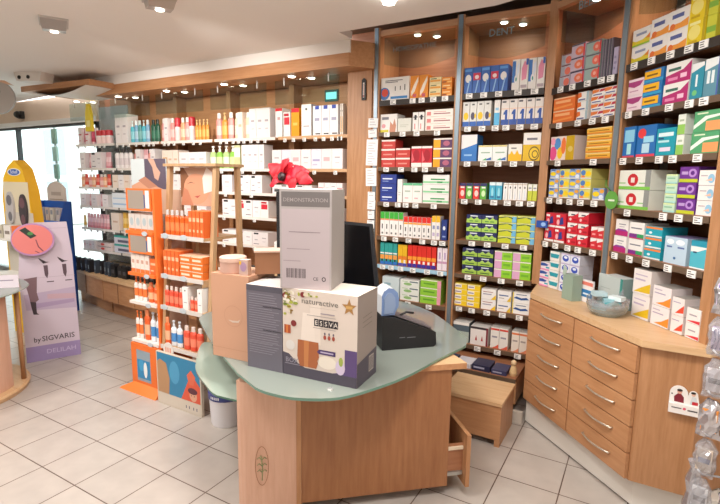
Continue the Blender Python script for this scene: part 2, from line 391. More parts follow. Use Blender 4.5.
# window side return behind the first cosmetics bay
# ------------------------------------------------------------------ light
w = bpy.data.worlds.new('daylight'); bpy.context.scene.world = w; w.use_nodes = True
bg = w.node_tree.nodes['Background']; bg.inputs[0].default_value = (.93,.96,1,1); bg.inputs[1].default_value = WORLD
def area(name, loc, size, power, col, rot=(0,0,0), shape='SQUARE', sy=None):
    l = bpy.data.lights.new(name,'AREA'); l.energy = power; l.size = size; l.color = col; l.shape = shape
    if sy: l.shape = 'RECTANGLE'; l.size_y = sy
    o = bpy.data.objects.new(name, l); C.objects.link(o); o.location = loc; o.rotation_euler = rot; return o
WARM = (1,.86,.72)
for i, (x, y, p) in enumerate([(-1.15,1.5,1),(-.05,1.35,1),(-2.3,1.05,1),(-3.7,.8,1),(-5.3,.2,1.2),(-.6,.1,.5),(-2.4,-.6,.5),(-.6,-1.8,.5)]):
    area('overhead_fill_light', (x,y,2.52), .45, p*CE, (1,.96,.91))  # added overhead fill, no fixtures, brightens counter and shelves from above
for x in (-5.5,-4.8,-4.03,-3.24,-2.5):
    area('cornice_spot_light', (x,3.33,2.355), .07, SPOT*.5, WARM, shape='DISK')
for x in (-1.52,-.89): area('bay_spot_light', (x,3.52,2.58), .07, SPOT, WARM, shape='DISK')
for x, y in ((-.30,3.33),(.14,2.90)): area('bay_spot_light', (x,y,2.58), .07, SPOT, WARM, shape='DISK')

def spotl(loc, tgt, p, ang=95):
    l = bpy.data.lights.new('ceiling_spot_light','SPOT'); l.energy = p; l.spot_size = math.radians(ang); l.spot_blend = .8; l.shadow_soft_size = .05; l.color = (1,.95,.88)
    o = bpy.data.objects.new('ceiling_spot_light', l); C.objects.link(o); o.location = loc
    o.rotation_euler = (Vector(tgt)-Vector(loc)).to_track_quat('-Z','Y').to_euler()
spotl((-3.60,1.99,2.42), (-4.2,3.5,1.4), CS); spotl((-2.62,1.94,2.42), (-2.9,3.5,1.5), CS); spotl((-1.343,2.60,2.50), (-1.3,3.4,1.2), CS*.3)
# ------------------------------------------------------------------ shelving
BAY = {'A': ((-1.848,3.40),(-1.19,3.40)), 'B': ((-1.19,3.40),(-.585,3.40)), 'C': ((-.585,3.40),(-.155,3.047)), 'D': ((-.155,3.047),(.2366,2.563))}
def frame(p, q):
    d = Vector((q[0]-p[0], q[1]-p[1])); L = d.length; return L, math.atan2(d.y, d.x)
STEEL = M('#8795a0', .35, .6); TAGW = '#f3f1ee'
_tags = {}
def tagmesh(k):
    if k not in _tags:
        b = MB(); w, h = (.046,.034) if k < 3 else (.034,.030)
        b.box(-w/2,-.004,-h/2,w/2,0,h/2, TAGW)
        for r in range(3):
            rr = random.Random(k*7+r)
            z = h*.28-r*h*.28; b.quad(-w*.38,z-h*.07,-w*.38+w*(.35+.4*rr.random()),z+h*.05,-.0045, '#4b4b50' if r != 1 else '#1f1f24')
        _tags[k] = b.mesh('price_tag')
    return _tags[k]
def place_tags(shelf, xs, z, y, seed=0, small=False):
    for i, x in enumerate(xs):
        o = bpy.data.objects.new('price_tag', tagmesh((i+seed)%3 + (3 if small else 0))); C.objects.link(o)
        o.parent = shelf; o.location = (x, y, z)
TALLNAME = {'A':'first tall wall bay, beside the pinned paper notes', 'B':'second tall wall bay, left of the chest of drawers', 'C':'third tall wall bay, angled above the chest of drawers', 'D':'fourth tall wall bay, at the far right above the side panel'}
tagxs = {}
for r in ROWS:
    k = (r[0], r[1]); n = max(1, min(r[6], round((r[3]-r[2])/.095)))
    for i in range(n): tagxs.setdefault(k, []).append(r[2]+(r[3]-r[2])*(i+.5)/n)
for bk, (p, q) in BAY.items():
    L, a = frame(p, q); full = bk in 'AB'
    t = thing('wall_shelving', 'beech '+TALLNAME[bk]+', with brown shelves', 'shelving', (p[0],p[1],0), a, 'tall medicine shelving bays')
    zb = .10 if full else .845
    b = MB(); b.box(.0,.33,zb,L+(.06 if bk == 'D' else 0),.345,2.66, CARC); b.build('back_panel', t)
    b = MB(); b.box(.02,.0,2.60,L-.02,.33,2.64, BEECH); b.build('top_panel', t, bevel=.002)
    # uprights: a metal strip between two beech edges
    ups = [(0,'m')] if bk == 'A' else []
    ups.append((L+(.058 if bk == 'D' else 0), {'A':'m','B':'w','C':'m','D':'w'}[bk]))
    for x, kind in ups:
        zu = .10 if (full and x == 0) or bk == 'A' else .845
        hw = .028 if kind == 'm' else .026
        b = MB(); b.box(x-hw,-.004,zu,x+hw,.33 if bk in 'AB' else .30,2.66, BEECHZ); u = b.build('upright', t, bevel=.002)
        if kind == 'm':
            b = MB(); b.box(x-.015,-.012,zu,x+.015,-.004,2.66, STEEL); b.build('metal_strip', u)
    for i, z in enumerate(SHZ[bk]):
        if (bk in 'CD' and i == 5): continue
        deep = i >= (len(SHZ[bk])-1) and full
        x0, x1 = .03, L-.03+(.058 if bk == 'D' else 0)
        b = MB(); b.box(x0,-.0 if not deep else -.30,z-.022,x1,.328,z, CARC)
        s = b.build('shelf', t)
        b = MB(); b.box(x0,-.006-(.30 if deep else 0),z-(.03 if i else .042),x1,-.0-(.30 if deep else 0),z-.001, '#2c2420' if i == 0 else ('#9fc6dc' if (bk=='A' and i==5) else '#64503f'))
        b.build('shelf_edge', s)
        if deep: continue
        place_tags(s, tagxs.get((bk,i), []), z-.02, -.0065, i)
    if full:
        b = MB(); b.box(.03,-.27,.075,L-.03,.32,.236, BEECH); b.build('base_box', t)
        if bk == 'A':
            b = MB(); b.box(-.02,-.30,.02,.02,.3,.24, BEECHZ); b.build('base_side', t)
    # curved glass sheet in front of the top
    n = 12; pts = [(.05,2.59),(L-.05,2.59)] + [(L-.05-(L-.1)*i/n, 2.40-.05*math.sin(PI*i/n)) for i in range(n+1)]
    b = MB(); b.slab(pts, .022, .027, GLASS); gp = b.build('glass_sheet', t)
    if bk == 'A': b = MB(); b.text('HOMEOPATHIE',L*.45,2.48,.036,.0215,'#7d8484'); b.build('lettering', gp)
    if bk == 'B': b = MB(); b.text('DENT',L*.45,2.50,.046,.0215,'#7f9aa2'); b.build('lettering', gp)
    if bk == 'C': b = MB(); b.text('BEBE',L*.45,2.55,.05,.0215,'#7f9aa2'); b.build('lettering', gp)
    for k, (x, y) in enumerate([(L*.45,.08),(L*.62,.18)]):
        b = MB(); b.lathe([(.03,2.594),(.034,2.600)], '#d8d4cf', cx=x, cy=y); b.lathe([(.022,2.590),(.022,2.594)], M('#fff3dc',emit=14), cx=x, cy=y); b.build('downlight', t)
# wood wall panel between cosmetics shelving and the first tall bay
b = MB(); b.box(-2.085,3.385,0,-1.88,3.405,2.37, BEECHZ); o = b.build('trim_5'); o['kind'] = 'structure'
# cosmetics shelving: five bays
LX = [-5.95,-5.17,-4.41,-3.63,-2.85,-2.10]
ORD = ['first','second','third','fourth','fifth']
LDESC = ['by the shop window','above the black cases','behind the hand poster','above the green and white bottles','nearest the paper notes']
allL = [r for r in ROWS if r[0] == 'L']
for k in range(5):
    x0, x1 = LX[k], LX[k+1]; W = x1-x0
    t = thing('cosmetics_shelving', ORD[k]+' cosmetics shelving bay from the left, '+LDESC[k], 'shelving', (x0,3.40,0), 0, 'cosmetics shelving bays')
    if k > 0: b = MB(); b.box(0.001,.32,.435,W-.001,.335,2.36, BEECH); b.build('back_panel', t)
    else: b = MB(); b.box(0,.325,.435,W-.001,.33,2.36, CLEAR); b.build('back_glass', t)
    if k > 0: b = MB(); b.box(.001,.19,.435,.055,.32,2.364, BEECHZ); b.build('upright', t)
    if k == 4: b = MB(); b.box(W-.0015,-.01,.435,W+.0165,.33,2.364, BEECHZ); b.build('side_panel', t)
    for i, z in enumerate(SHZ['L']):
        sh = MB(); sh.box(.051 if k else .03,.0,z-.018,W-.002,.318,z, CLEAR if k == 0 else BEECH); s = sh.build('shelf', t)
        e = MB(); e.box(.03,-.006,z-.022,W-.002,0,z+.004, '#e4ddd6' if k < 4 else '#c9a079'); e.build('ticket_rail', s)
        xs = []
        for r in allL:
            if r[1] != i: continue
            n = r[6]
            for j in range(n):
                X = -5.95 + r[2]+(r[3]-r[2])*(j+.5)/n
                if x0+.04 < X < x1-.04 and (j % 2 == 0 or n < 4): xs.append(X-x0)
        place_tags(s, xs, z-.028, -.0065, i, True)
    b = MB(); b.slab([(.05,2.345),(W-.05,2.345),(W-.05,2.15),(.05,2.15)], -.06, -.055, GLASS); gp = b.build('glass_sheet', t)
    b = MB(); b.tube([(.15,-.062,2.3),(.15,-.062,2.365)], .006, '#c8c4c0'); b.tube([(W-.15,-.062,2.3),(W-.15,-.062,2.365)], .006, '#c8c4c0'); b.build('glass_hanger', gp)
    for xx, yy in ((W*.35,-.1),(W*.5,.02)):
        b = MB(); b.lathe([(.036,2.358),(.04,2.364)], '#e8e4df', cx=xx, cy=yy); b.lathe([(.026,2.354),(.026,2.358)], M('#fff3dc',emit=14), cx=xx, cy=yy); b.build('downlight', t)
# glowing teal panel put behind the fifth bay's glass as its teal reflection
o = MB(); o.box(-.07,-.006,-.05,.07,0,.05, '#2e6a66'); o.box(-.055,-.008,-.03,.055,-.006,.03, M('#7fe0d8',emit=1.2)); tag(o.build('teal_glass_reflection', loc=(-2.47,3.715,2.26)), 'small teal patch glowing as a reflection in the glass above red capped bottles', 'sign')
# base cabinets under the cosmetics bays (bulging fronts)
for k, (xa, xb, ya, yb) in enumerate([(-5.95,-5.05,3.22,3.06),(-5.05,-4.45,3.06,3.02),(-4.45,-3.5,3.02,3.10),(-3.5,-2.1,3.10,3.12)]):
    t = thing('base_cabinet', 'low beech base cabinet with bulging front under the '+['leftmost black cases','dark sunglasses cases','cosmetics, behind the orange display','cosmetics, behind the glass counter'][k], 'cabinet', (0,0,0), 0, 'low base cabinets')
    b = MB(); b.prism([(xa+.004,ya+.02),(xb-.004,yb+.02),(xb-.004,3.74),(xa+.004,3.74)], .17, .40, BEECH); b.build('body', t)
    b = MB(); b.prism([(xa+.002,ya),(xb-.002,yb),(xb-.002,3.74),(xa+.002,3.74)], .40, .43, BEECHL); b.build('top', t, bevel=.004)
    b = MB(); b.prism([(xa+.01,ya+.12),(xb-.01,yb+.12),(xb-.01,3.7),(xa+.01,3.7)], 0, .17, BEECH); b.build('plinth', t)
    xm = (xa+xb)/2; ym = (ya+yb)/2
    b = MB(); b.box(xm-.003,ym+.014,.18,xm+.003,ym+.018,.395, '#8a6242'); b.build('door_gap', t)
# ------------------------------------------------------------------ chest of drawers with the angled side
A0 = Vector((-.546,3.085)); C0 = Vector((.055,2.440)); D0 = Vector((.282,2.440))
t = thing('chest_of_drawers', 'beech chest with two columns of curved-handle drawers under the angled tall bays', 'cabinet', (0,0,0))
L, a = (C0-A0).length, math.atan2(C0.y-A0.y, C0.x-A0.x)
P3, P4, P5 = (-.585,3.40), (-.155,3.047), (.2366,2.563)
inner = [(-.36,3.60),(.02,3.28),(.46,2.76)]
b = MB(); b.prism([tuple(A0),tuple(C0),tuple(D0),(.42,2.60),inner[2],inner[1],inner[0],(-.56,3.44)], .16, .818, BEECHZ); b.build('body', t)
e = Vector((C0.x-A0.x,C0.y-A0.y)).normalized()
b = MB(); b.prism([(A0.x-.012,A0.y-.0),(C0.x-.004,C0.y-.026),(D0.x+.02,D0.y-.026),(.44,2.60),(.47,2.76),inner[1],inner[0],(-.575,3.44)], .818, .848, BEECHL); b.build('top', t, bevel=.004)
n_ = Vector((math.sin(a), -math.cos(a)))
pl0 = [( -.534,3.075),(.075,2.49),(.42,2.49),(.42,2.7),(.0,3.2),(-.4,3.5),(-.534,3.42)]
b = MB(); b.prism(pl0, .012, .15, '#e2ddd5'); b.build('plinth', t)
dr_h = [.818-.004-(.818-.168)*k/5 for k in range(6)]
for col in range(2):
    xa = .006+(L-.012)*col/2; xb = .006+(L-.012)*(col+1)/2-.006*(1-col)
    for k in range(5):
        z1 = dr_h[k]-.003; z0 = dr_h[k+1]+.003
        b = MB(); b.box(xa+.001,-.020,z0,xb-.001,-.001,z1, BEECH)
        d = b.build('drawer', t, (A0.x,A0.y,0), a, bevel=.002)
        xm = (xa+xb)/2+.02; zm = (z0+z1)/2+.01; hw = .095
        pts = [(xm-hw, -.020, zm), (xm-hw, -.030, zm)]+[(xm-hw+2*hw*i/8, -.030-.018*math.sin(PI*i/8), zm) for i in range(1,8)]+[(xm+hw,-.030,zm),(xm+hw,-.020,zm)]
        h = MB(); h.tube(pts, .005, M('#d8cfc0', .3, .8), 8); h.build('handle', d)
# ------------------------------------------------------------------ step box
t = thing('step_box', 'low beech step box standing on the floor between counter and chest', 'step', (0,0,0))
x0, x1, y0, y1 = -.965,-.60,2.676,3.0
b = MB(); b.box(x0,y0,.04,x1,y0+.018,.252, BEECH); b.build('front_panel', t)
b = MB(); b.box(x1-.018,y0+.0185,0,x1,y1,.252, BEECHZ); b.box(x1-.03,y0,0,x1,y0+.018,.04,BEECH); b.build('side_panel', t)
b = MB(); b.box(x0,y0+.0185,0,x0+.018,y1,.252, BEECHZ); b.build('side_panel', t)
b = MB(); b.box(x0-.006,y0-.008,.252,x1+.006,y1,.272, BEECHL); b.build('top', t, bevel=.002)
# ------------------------------------------------------------------ glass-topped counter
Fc, Rc = Vector((-1.258,1.622)), Vector((-.712,2.112))
dv = (Rc-Fc).normalized(); nv = Vector((-dv.y, dv.x))      # nv points to the back left
t = thing('service_counter', 'beech service counter with frosted green glass top in the middle of the shop', 'counter', (0,0,0))
arc = []
G0 = Vector((-1.475,1.475)); G1 = Vector((-1.62,1.86))
for i in range(9):
    s = i/8; c1 = Vector((-1.36,1.50)); c1b = Vector((-1.42,1.465))
    p = Fc*(1-s)**3+c1*3*s*(1-s)**2+c1b*3*s*s*(1-s)+G0*s**3; arc.append((p.x,p.y))
back = [(G0.x+(G1.x-G0.x)*i/4, G0.y+(G1.y-G0.y)*i/4+.10*math.sin(PI*i/4)) for i in range(1,5)]
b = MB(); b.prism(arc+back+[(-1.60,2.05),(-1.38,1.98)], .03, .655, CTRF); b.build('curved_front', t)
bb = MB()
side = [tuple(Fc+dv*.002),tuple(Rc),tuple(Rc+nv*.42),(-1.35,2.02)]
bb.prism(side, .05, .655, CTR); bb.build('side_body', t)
b = MB(); b.box(0,0,0,.022,.03,.62, BEECHZ); b.build('corner_strip', t, (Fc.x+.001,Fc.y-.004,.035), math.atan2(dv.y,dv.x)-.2)
sl = [tuple(Fc+dv*.15-nv*.012),tuple(Rc+dv*.07-nv*.012),tuple(Rc+dv*.05+nv*.10),tuple(Rc+dv*.035+nv*.42),(-1.5,2.1),(-1.6,1.7)]
b = MB(); b.prism(sl, .655, .683, BEECHL, edge=BEECH); b.build('top_slab', t, bevel=.003)
go = [(-1.289,1.392),(-1.179,1.385),(-1.075,1.409),(-.949,1.497),(-.865,1.669),(-.811,1.848),(-.770,2.099),(-.722,2.344),(-.752,2.458),(-.935,2.662),(-1.151,2.862),(-1.45,2.98),(-1.9,2.9),(-2.25,2.55),(-2.28,2.15),(-2.22,1.93),(-1.833,1.671),(-1.448,1.459)]
def smooth(pts, keep, k=4):
    out = []; n = len(pts)
    for i in range(n):
        p0,p1,p2,p3 = [Vector(pts[(i+j)%n]) for j in (-1,0,1,2)]
        if i in keep: out.append(tuple(p1)); continue
        for j in range(k):
            s = j/k
            q = .5*((2*p1)+(p2-p0)*s+(2*p0-5*p1+4*p2-p3)*s*s+(3*p1-p0-3*p2+p3)*s**3); out.append((q.x,q.y))
    return out
b = MB(); b.prism(smooth(go, {15,16,17,7,8}), .688, .700, GREEN, edge=M('#6c8f80',.2)); b.build('glass_top', t)
leaf = [(-1.455,1.49),(-1.60,1.475),(-1.736,1.531),(-1.90,1.62),(-2.002,1.71),(-2.13,1.84),(-2.20,1.95),(-2.12,1.98),(-1.9,1.86),(-1.62,1.70)]
b = MB(); b.prism(smooth(leaf, {0,6,7,8,9}), .545, .555, LEAFG, edge=M('#4d6f60',.2)); b.build('glass_shelf', t)
b = MB(); b.lathe([(.012,.683),(.012,.6875)], M('#c9c9c9',.25,.9), cx=-1.14, cy=1.60); b.lathe([(.012,.683),(.012,.6875)], M('#c9c9c9',.25,.9), cx=-.86, cy=2.2); b.build('glass_spacer', t)
b = MB(); b.lathe([(.014,.7005),(.013,.703),(.006,.704)], M('#e8ece8',.2,.7), cx=-1.02, cy=1.535); b.build('glass_fixing', t)
# engraved oval emblem with a palm sprig on the curved front
def bez(s): 
    c1 = Vector((-1.36,1.50)); c1b = Vector((-1.42,1.465)); return Fc*(1-s)**3+c1*3*s*(1-s)**2+c1b*3*s*s*(1-s)+G0*s**3
E0, E1 = bez(.25), bez(.60); ea = math.atan2((E0-E1).y,(E0-E1).x)
b = MB(); ring_o = ell(0,0,.030,.095,24); ring_i = ell(0,0,.0275,.092,24)
for i in range(24):
    j = (i+1)%24; b.add([(ring_o[i][0],0,ring_o[i][1]),(ring_o[j][0],0,ring_o[j][1]),(ring_i[j][0],0,ring_i[j][1]),(ring_i[i][0],0,ring_i[i][1])], [(0,1,2,3)], '#9c6a48')
b.tube([(0,0,-.07),(.002,-.001,0),(-.004,0,.05)], .0022, '#8d9a68', 6)
for s, zz in ((1,.03),(-1,.03),(1,.0),(-1,0),(1,-.03),(-1,-.03)): b.tube([(0,0,zz),(s*.012,0,zz+.012),(s*.02,0,zz+.004)], .0018, '#8d9a68', 6)
mid = bez(.42); en = Vector((math.sin(ea), -math.cos(ea)))
b.build('oval_emblem', t, (mid.x+en.x*.004, mid.y+en.y*.004, .265), ea)
# open drawer at the employee side
dp = Rc+dv*.088+nv*.0
dd = MB(); dd.box(-.008,0,.055,.012,.40,.325, BEECHZ)
d = dd.build('drawer', t, (dp.x-nv.x*.035, dp.y-nv.y*.035, 0), math.atan2(dv.y,dv.x), bevel=.002)
r = MB(); r.box(-.092,.045,.12,-.008,.055,.26, CARC); r.box(-.092,.055,.12,-.008,.37,.13, CARC); r.build('drawer_box', d)
r = MB(); r.box(-.092,.036,.10,-.010,.045,.118, M('#b9b9b5',.3,.8)); r.build('drawer_slide', d)
r = MB(); r.box(-.092,.036,.235,-.010,.045,.25, M('#d9c8b0',.4)); r.build('drawer_slide', d)
# ------------------------------------------------------------------ product kinds
# name: (look, base colour, top colour, list of printed shapes in 0..1 of the front)
W_ = '#ece9e6'
def lines(n, x0, x1, z0, z1, c):
    return [('r', x0, z0+(z1-z0)*i/n, x0+(x1-x0)*(.95 if i % 2 else .7), z0+(z1-z0)*(i+.45)/n, c) for i in range(n)]
ST = {
'ball':('white carton with red and blue ball',W_,W_,[('e',.12,.3,.2,.28,'#3f74b8'),('e',.14,.34,.12,.18,'#d2452f'),('r',.35,.05,.95,.16,'#3c87c8')]+lines(2,.15,.8,.78,.92,'#55555c')+[('r',.5,.4,.53,.6,'#333'),('r',.68,.42,.71,.6,'#333'),('r',.84,.4,.87,.66,'#333')]),
'oswirl':('orange carton with white swirl','#e8912c','#e09a3c',[('p',[(.1,.1),(.5,.3),(.9,.75),(.9,.95),(.4,.6),(.1,.3)],'#f5e9d8'),('r',.3,.05,.7,.2,'#c95a6a')]),
'cream_band':('cream carton with orange band','#ecd9a6','#efe0b8',[('r',.05,.3,.95,.6,'#e39a34'),('r',.1,.7,.6,.85,'#5c6a44')]),
'ogrid':('orange carton with small black print','#e98b1f','#eca03f',[('r',.05,.15,.45,.35,'#8a3b12'),('r',.55,.15,.95,.35,'#f6c36f'),('r',.1,.6,.8,.78,'#f7d79b')]),
'hand':('white carton picturing a hand',W_,W_,[('p',[(.55,0),(.9,0),(.95,.35),(.85,.75),(.75,.4),(.6,.6)],'#c98d74'),('r',0,0,.5,.14,'#d9cf3d'),('r',.1,.7,.5,.85,'#7b7b85'),('e',.2,.35,.12,.12,'#e0a0a8')]),
'palegrey':('pale grey carton','#d9dad2','#e4e4de',lines(2,.15,.85,.35,.6,'#c2c5b8')),
'capmark':('white carton with black emblem',W_,W_,[('r',.1,.72,.9,.78,'#2a2a30'),('r',.3,.6,.7,.86,'#2a2a30'),('r',.3,.1,.5,.4,'#d98d8d')]),
'pinkletter':('white carton with pink lettering','#efe7df','#f1ece8',[('r',.05,.15,.2,.7,'#d98080'),('r',.3,.3,.9,.45,'#9a5560'),('r',.3,.6,.75,.7,'#d7a9a5')]),
'redwt':('red carton with white top stripe','#c23a34','#e6d7cf',[('r',0,.82,1,1,'#efe6e0'),('r',.15,.3,.8,.45,'#e28a80')]),
'crimson':('crimson carton with white base','#c5182f','#ecd8d4',[('r',0,0,1,.2,W_),('e',.5,.55,.32,.3,'#a50f26'),('r',0,.9,1,1,W_),('p',[(0,.2),(.3,.35),(0,.8)],'#e2606a')]),
'purpyel':('purple and yellow carton','#5e3a63','#e9dccd',[('r',0,0,.38,.85,'#eaa51e'),('r',0,.85,1,1,'#efe8e2'),('e',.7,.45,.18,.28,'#b0607a')]),
'navyline':('navy carton with white line','#22388c','#2d489c',[('r',.12,.45,.75,.58,'#dfe6f2'),('r',.12,.2,.5,.28,'#8fa3d6')]),
'whiteslim':('slim plain white carton',W_,W_,lines(2,.2,.8,.3,.5,'#c6c6c2')),
'whgreentop':('white carton with green top',W_,'#7fc29a',[('r',0,.88,1,1,'#63b98a'),('r',.2,.55,.8,.62,'#a9b9a9'),('r',.2,.2,.6,.26,'#d9a9b0')]),
'greenband':('white carton with green band',W_,'#dfeadf',[('r',.0,.12,1,.32,'#8fcf9e'),('r',.3,.45,.85,.6,'#3f9a58'),('r',.55,.12,.75,.32,'#3f9a58')]),
'slimgreen':('slim white carton with green top',W_,'#3fae3a',[('r',0,.72,1,1,'#3cab37'),('r',0,.66,1,.72,'#e58a6a'),('r',.35,.3,.6,.5,'#444449'),('r',.3,.08,.7,.16,'#666')]),
'slimred':('slim white carton with red top',W_,'#d6291f',[('r',0,.74,1,1,'#d92a20'),('r',0,.64,1,.72,'#f0a030'),('r',.35,.3,.6,.5,'#3a3a40'),('r',.3,.08,.7,.16,'#666')]),
'slimyellow':('slim white carton with yellow top',W_,'#e9b92c',[('r',0,.74,1,1,'#e8b422'),('r',.2,.45,.8,.6,'#8a91b8'),('r',.2,.15,.8,.3,'#b8a8c8')]),
'navy':('slim navy carton','#24377e','#2d4390',[('e',.5,.6,.25,.1,'#dfe6f2'),('r',.2,.15,.8,.22,'#8fa3d6')]),
'teal':('slim teal and orange carton','#2c9c95','#2fa39c',[('r',0,.25,1,.45,'#ea9c4a'),('r',0,.5,1,.56,W_),('r',0,0,1,.14,'#2f6fc0'),('r',.3,.14,.7,.25,'#222')]),
'yel_or':('slim yellow and orange carton','#e2b11d','#e9bd34',[('r',0,.3,1,.48,'#e07c28'),('r',0,0,1,.14,'#4a49a8'),('r',.3,.14,.7,.3,'#efe8e0')]),
'redpur':('slim red and purple carton','#d92a1e','#e04a30',[('r',0,.34,1,.5,'#ef9a30'),('r',0,0,1,.16,'#3b2f96'),('r',.25,.17,.75,.3,'#f0e9e2')]),
'whitepink':('slim white and pink carton','#e9dde6',W_,[('r',0,.3,1,.4,'#c996b8'),('r',.3,.5,.7,.8,'#b8a0c4')]),
'palebluef':('pale blue flat carton','#c9d8dc','#d9e3e4',[('r',.1,.6,.5,.72,'#8fb0bc'),('r',0,.2,.9,.3,'#e5ecec')]),
'leafbox':('white carton with green leaf','#e3e7e0',W_,[('e',.4,.4,.22,.22,'#8fb876'),('r',.5,.68,.95,.85,'#4f6470'),('r',.1,.72,.4,.82,'#a7c29b')]),
'limepink':('lime green carton with pink end','#8fc63a','#c9dc8c',[('r',.82,0,1,1,'#e59ab0'),('r',0,.88,.82,1,'#e9efd4'),('r',.15,.4,.7,.6,'#5f9a2a')]),
'brushblue':('blue toothbrush carton with white oval','#2f62b4','#2a55a4',[('e',.5,.58,.36,.16,W_),('p',[(.3,0),(.45,0),(.75,.5),(.6,.5)],'#8fb9e6'),('r',.05,.85,.95,.95,'#5c9be0')]),
'brushred':('blue and red toothbrush carton','#2f62b4','#2a55a4',[('r',.05,.5,.95,.78,'#cf2f4c'),('e',.5,.62,.25,.08,'#efd9dc'),('p',[(.3,0),(.45,0),(.75,.5),(.6,.5)],'#8fb9e6')]),
'bwp':('white carton with blue side',W_,W_,[('r',0,.25,.45,.95,'#3b78c4'),('e',.5,.35,.2,.14,'#f0f0f0'),('e',.55,.35,.1,.07,'#3b9c8c'),('p',[(.55,.4),(.95,.6),(.95,.9),(.6,.8)],'#dfe6f4')]),
'pwb':('white carton with pink teeth',W_,W_,[('p',[(.2,.3),(.8,.35),(.9,.8),(.5,.95),(.15,.7)],'#e58fae'),('r',.7,.8,1,1,'#3b5fb0'),('r',.1,.06,.9,.16,'#b8a8b0')]),
'yelmark':('grey white pack with yellow mark','#dcdcd8','#e6e6e2',[('e',.5,.42,.38,.16,'#eac31c'),('r',0,0,1,.2,'#2f62b4'),('r',.3,.86,.7,.92,'#555')]),
'yeldark':('grey white pack with dark mark','#dcdcd8','#e6e6e2',[('e',.45,.42,.3,.16,'#4a4560'),('r',0,0,1,.2,'#2f62b4'),('r',.3,.86,.7,.92,'#555'),('e',.85,.42,.14,.1,'#eac31c')]),
'skybox':('slim white and sky blue carton',W_,W_,[('r',0,0,1,.5,'#58b4e2'),('r',.2,.6,.8,.7,'#8fc8e6')]),
'numeral':('white carton with big blue numeral one','#ebe4e0',W_,[('r',0,0,1,.22,'#2f55a8'),('p',[(.5,.1),(.8,.1),(.8,.6),(.55,.6),(.3,.48),(.3,.4),(.5,.42)],'#2450a4'),('r',.1,.88,.6,.95,'#50505a'),('r',0,.62,1,.66,'#eccdbb')]),
'bluewt':('blue carton with white upper part','#2f73bd',W_,[('r',0,.66,1,1,'#e6e3e4'),('p',[(0,.45),(1,.66),(0,.66)],'#e6e3e4'),('r',.2,.2,.7,.26,'#8fbbe4')]),
'whbg':('white carton with blue green mark','#e6ebea',W_,[('p',[(.35,.05),(.95,.05),(.95,.25)],'#2f66b4'),('p',[(.3,.05),(.6,.05),(.6,.2)],'#4fae6a'),('r',.2,.5,.85,.58,'#9ab4a0'),('r',0,.9,1,1,'#d9c884')]),
'yelwh':('white carton with yellow flames','#e9e6df',W_,[('r',0,0,1,.4,'#ecb616'),('p',[(.1,.4),(.25,.62),(.4,.4)],'#ecb616'),('p',[(.5,.4),(.65,.66),(.8,.4)],'#ecb616'),('r',.2,.72,.6,.8,'#777')]),
'swirl':('yellow carton with dark swirl and white top','#e0b61c',W_,[('r',0,.58,1,1,W_),('r',.2,.74,.8,.82,'#7a7a84'),('e',.65,.26,.32,.26,'#6b5516'),('e',.65,.26,.27,.21,'#e8c22a'),('e',.7,.24,.18,.14,'#6b5516'),('e',.7,.24,.13,.1,'#e8c22a')]),
'redfruit':('small red carton with navy side','#d9372e','#2a2c60',[('e',.5,.35,.3,.2,'#f2c9c4'),('r',.0,.82,1,1,'#2a2c60'),('r',.2,.68,.8,.78,W_),('r',.9,0,1,1,'#23255a')]),
'greenfruit':('small green carton with navy side','#5fae3c','#2a2c60',[('e',.5,.35,.3,.2,'#cfe8b4'),('r',.0,.82,1,1,'#2a2c60'),('r',.2,.68,.8,.78,W_),('r',.9,0,1,1,'#23255a')]),
'aqua':('aqua carton with white figure','#3fa4c4','#bfdde6',[('r',0,.82,1,1,'#d9e8ec'),('e',.5,.4,.2,.3,'#8fd4e4'),('r',.2,.1,.8,.2,'#2a6f9c')]),
'dotdrop':('slim white carton with black dot',W_,W_,[('e',.5,.74,.16,.07,'#26262c'),('p',[(.35,.05),(.65,.05),(.55,.6),(.45,.6)],'#cfd9e6'),('r',0,.9,1,.94,'#b8a890')]),
'limewh':('slim lime and white carton','#c4cc3f',W_,[('r',0,.6,1,1,'#e8e8df'),('r',.15,.72,.85,.8,'#8a8fa0')]),
'navylime':('navy carton with lime print','#20265a','#262c66',[('r',0,.05,1,.5,'#a6cc5c'),('p',[(.1,.45),(.3,.75),(.5,.45)],'#a6cc5c'),('p',[(.5,.45),(.7,.75),(.9,.45)],'#a6cc5c'),('r',.25,.8,.75,.93,'#dfe6ee'),('r',.2,.2,.45,.32,'#4b8a3a'),('r',.55,.2,.8,.32,'#4b8a3a')]),
'navylime2':('navy carton with olive lime print','#1d2250','#262c66',[('r',0,.05,1,.48,'#9cbe48'),('p',[(.1,.45),(.3,.72),(.5,.45)],'#a9c867'),('p',[(.5,.45),(.7,.72),(.9,.45)],'#a9c867'),('r',.25,.8,.75,.93,'#cfd6e6'),('r',.2,.18,.8,.3,'#2c5a30')]),
'yellowblue':('lime yellow carton with blue end','#c3c92c','#cfd45a',[('r',.75,0,1,1,'#6fb2d6'),('p',[(0,.55),(.5,.8),(.8,.5),(.8,.7),(.5,.95),(0,.7)],'#3d5a44'),('r',0,.88,1,1,'#dfe39a')]),
'pinklime':('lilac pink and lime carton','#8fcb2f','#dfe6c8',[('r',0,0,.42,1,'#d5a3c4'),('r',0,.88,1,1,'#e9e6d8'),('r',.5,.35,.9,.6,'#6fae2a')]),
'yelwhite':('yellow and white carton','#ecc81f','#f0d640',[('r',0,.2,.55,.85,'#eee6d8'),('r',.06,.4,.5,.6,'#8a7fa0'),('r',0,.86,1,1,'#f1e390')]),
'whyel':('white carton with yellow corner',W_,'#e4ded6',[('p',[(.65,0),(1,0),(1,.5)],'#eac02c'),('r',.1,.45,.7,.55,'#9a94a8'),('r',.1,.7,.8,.76,'#9a4a4a')]),
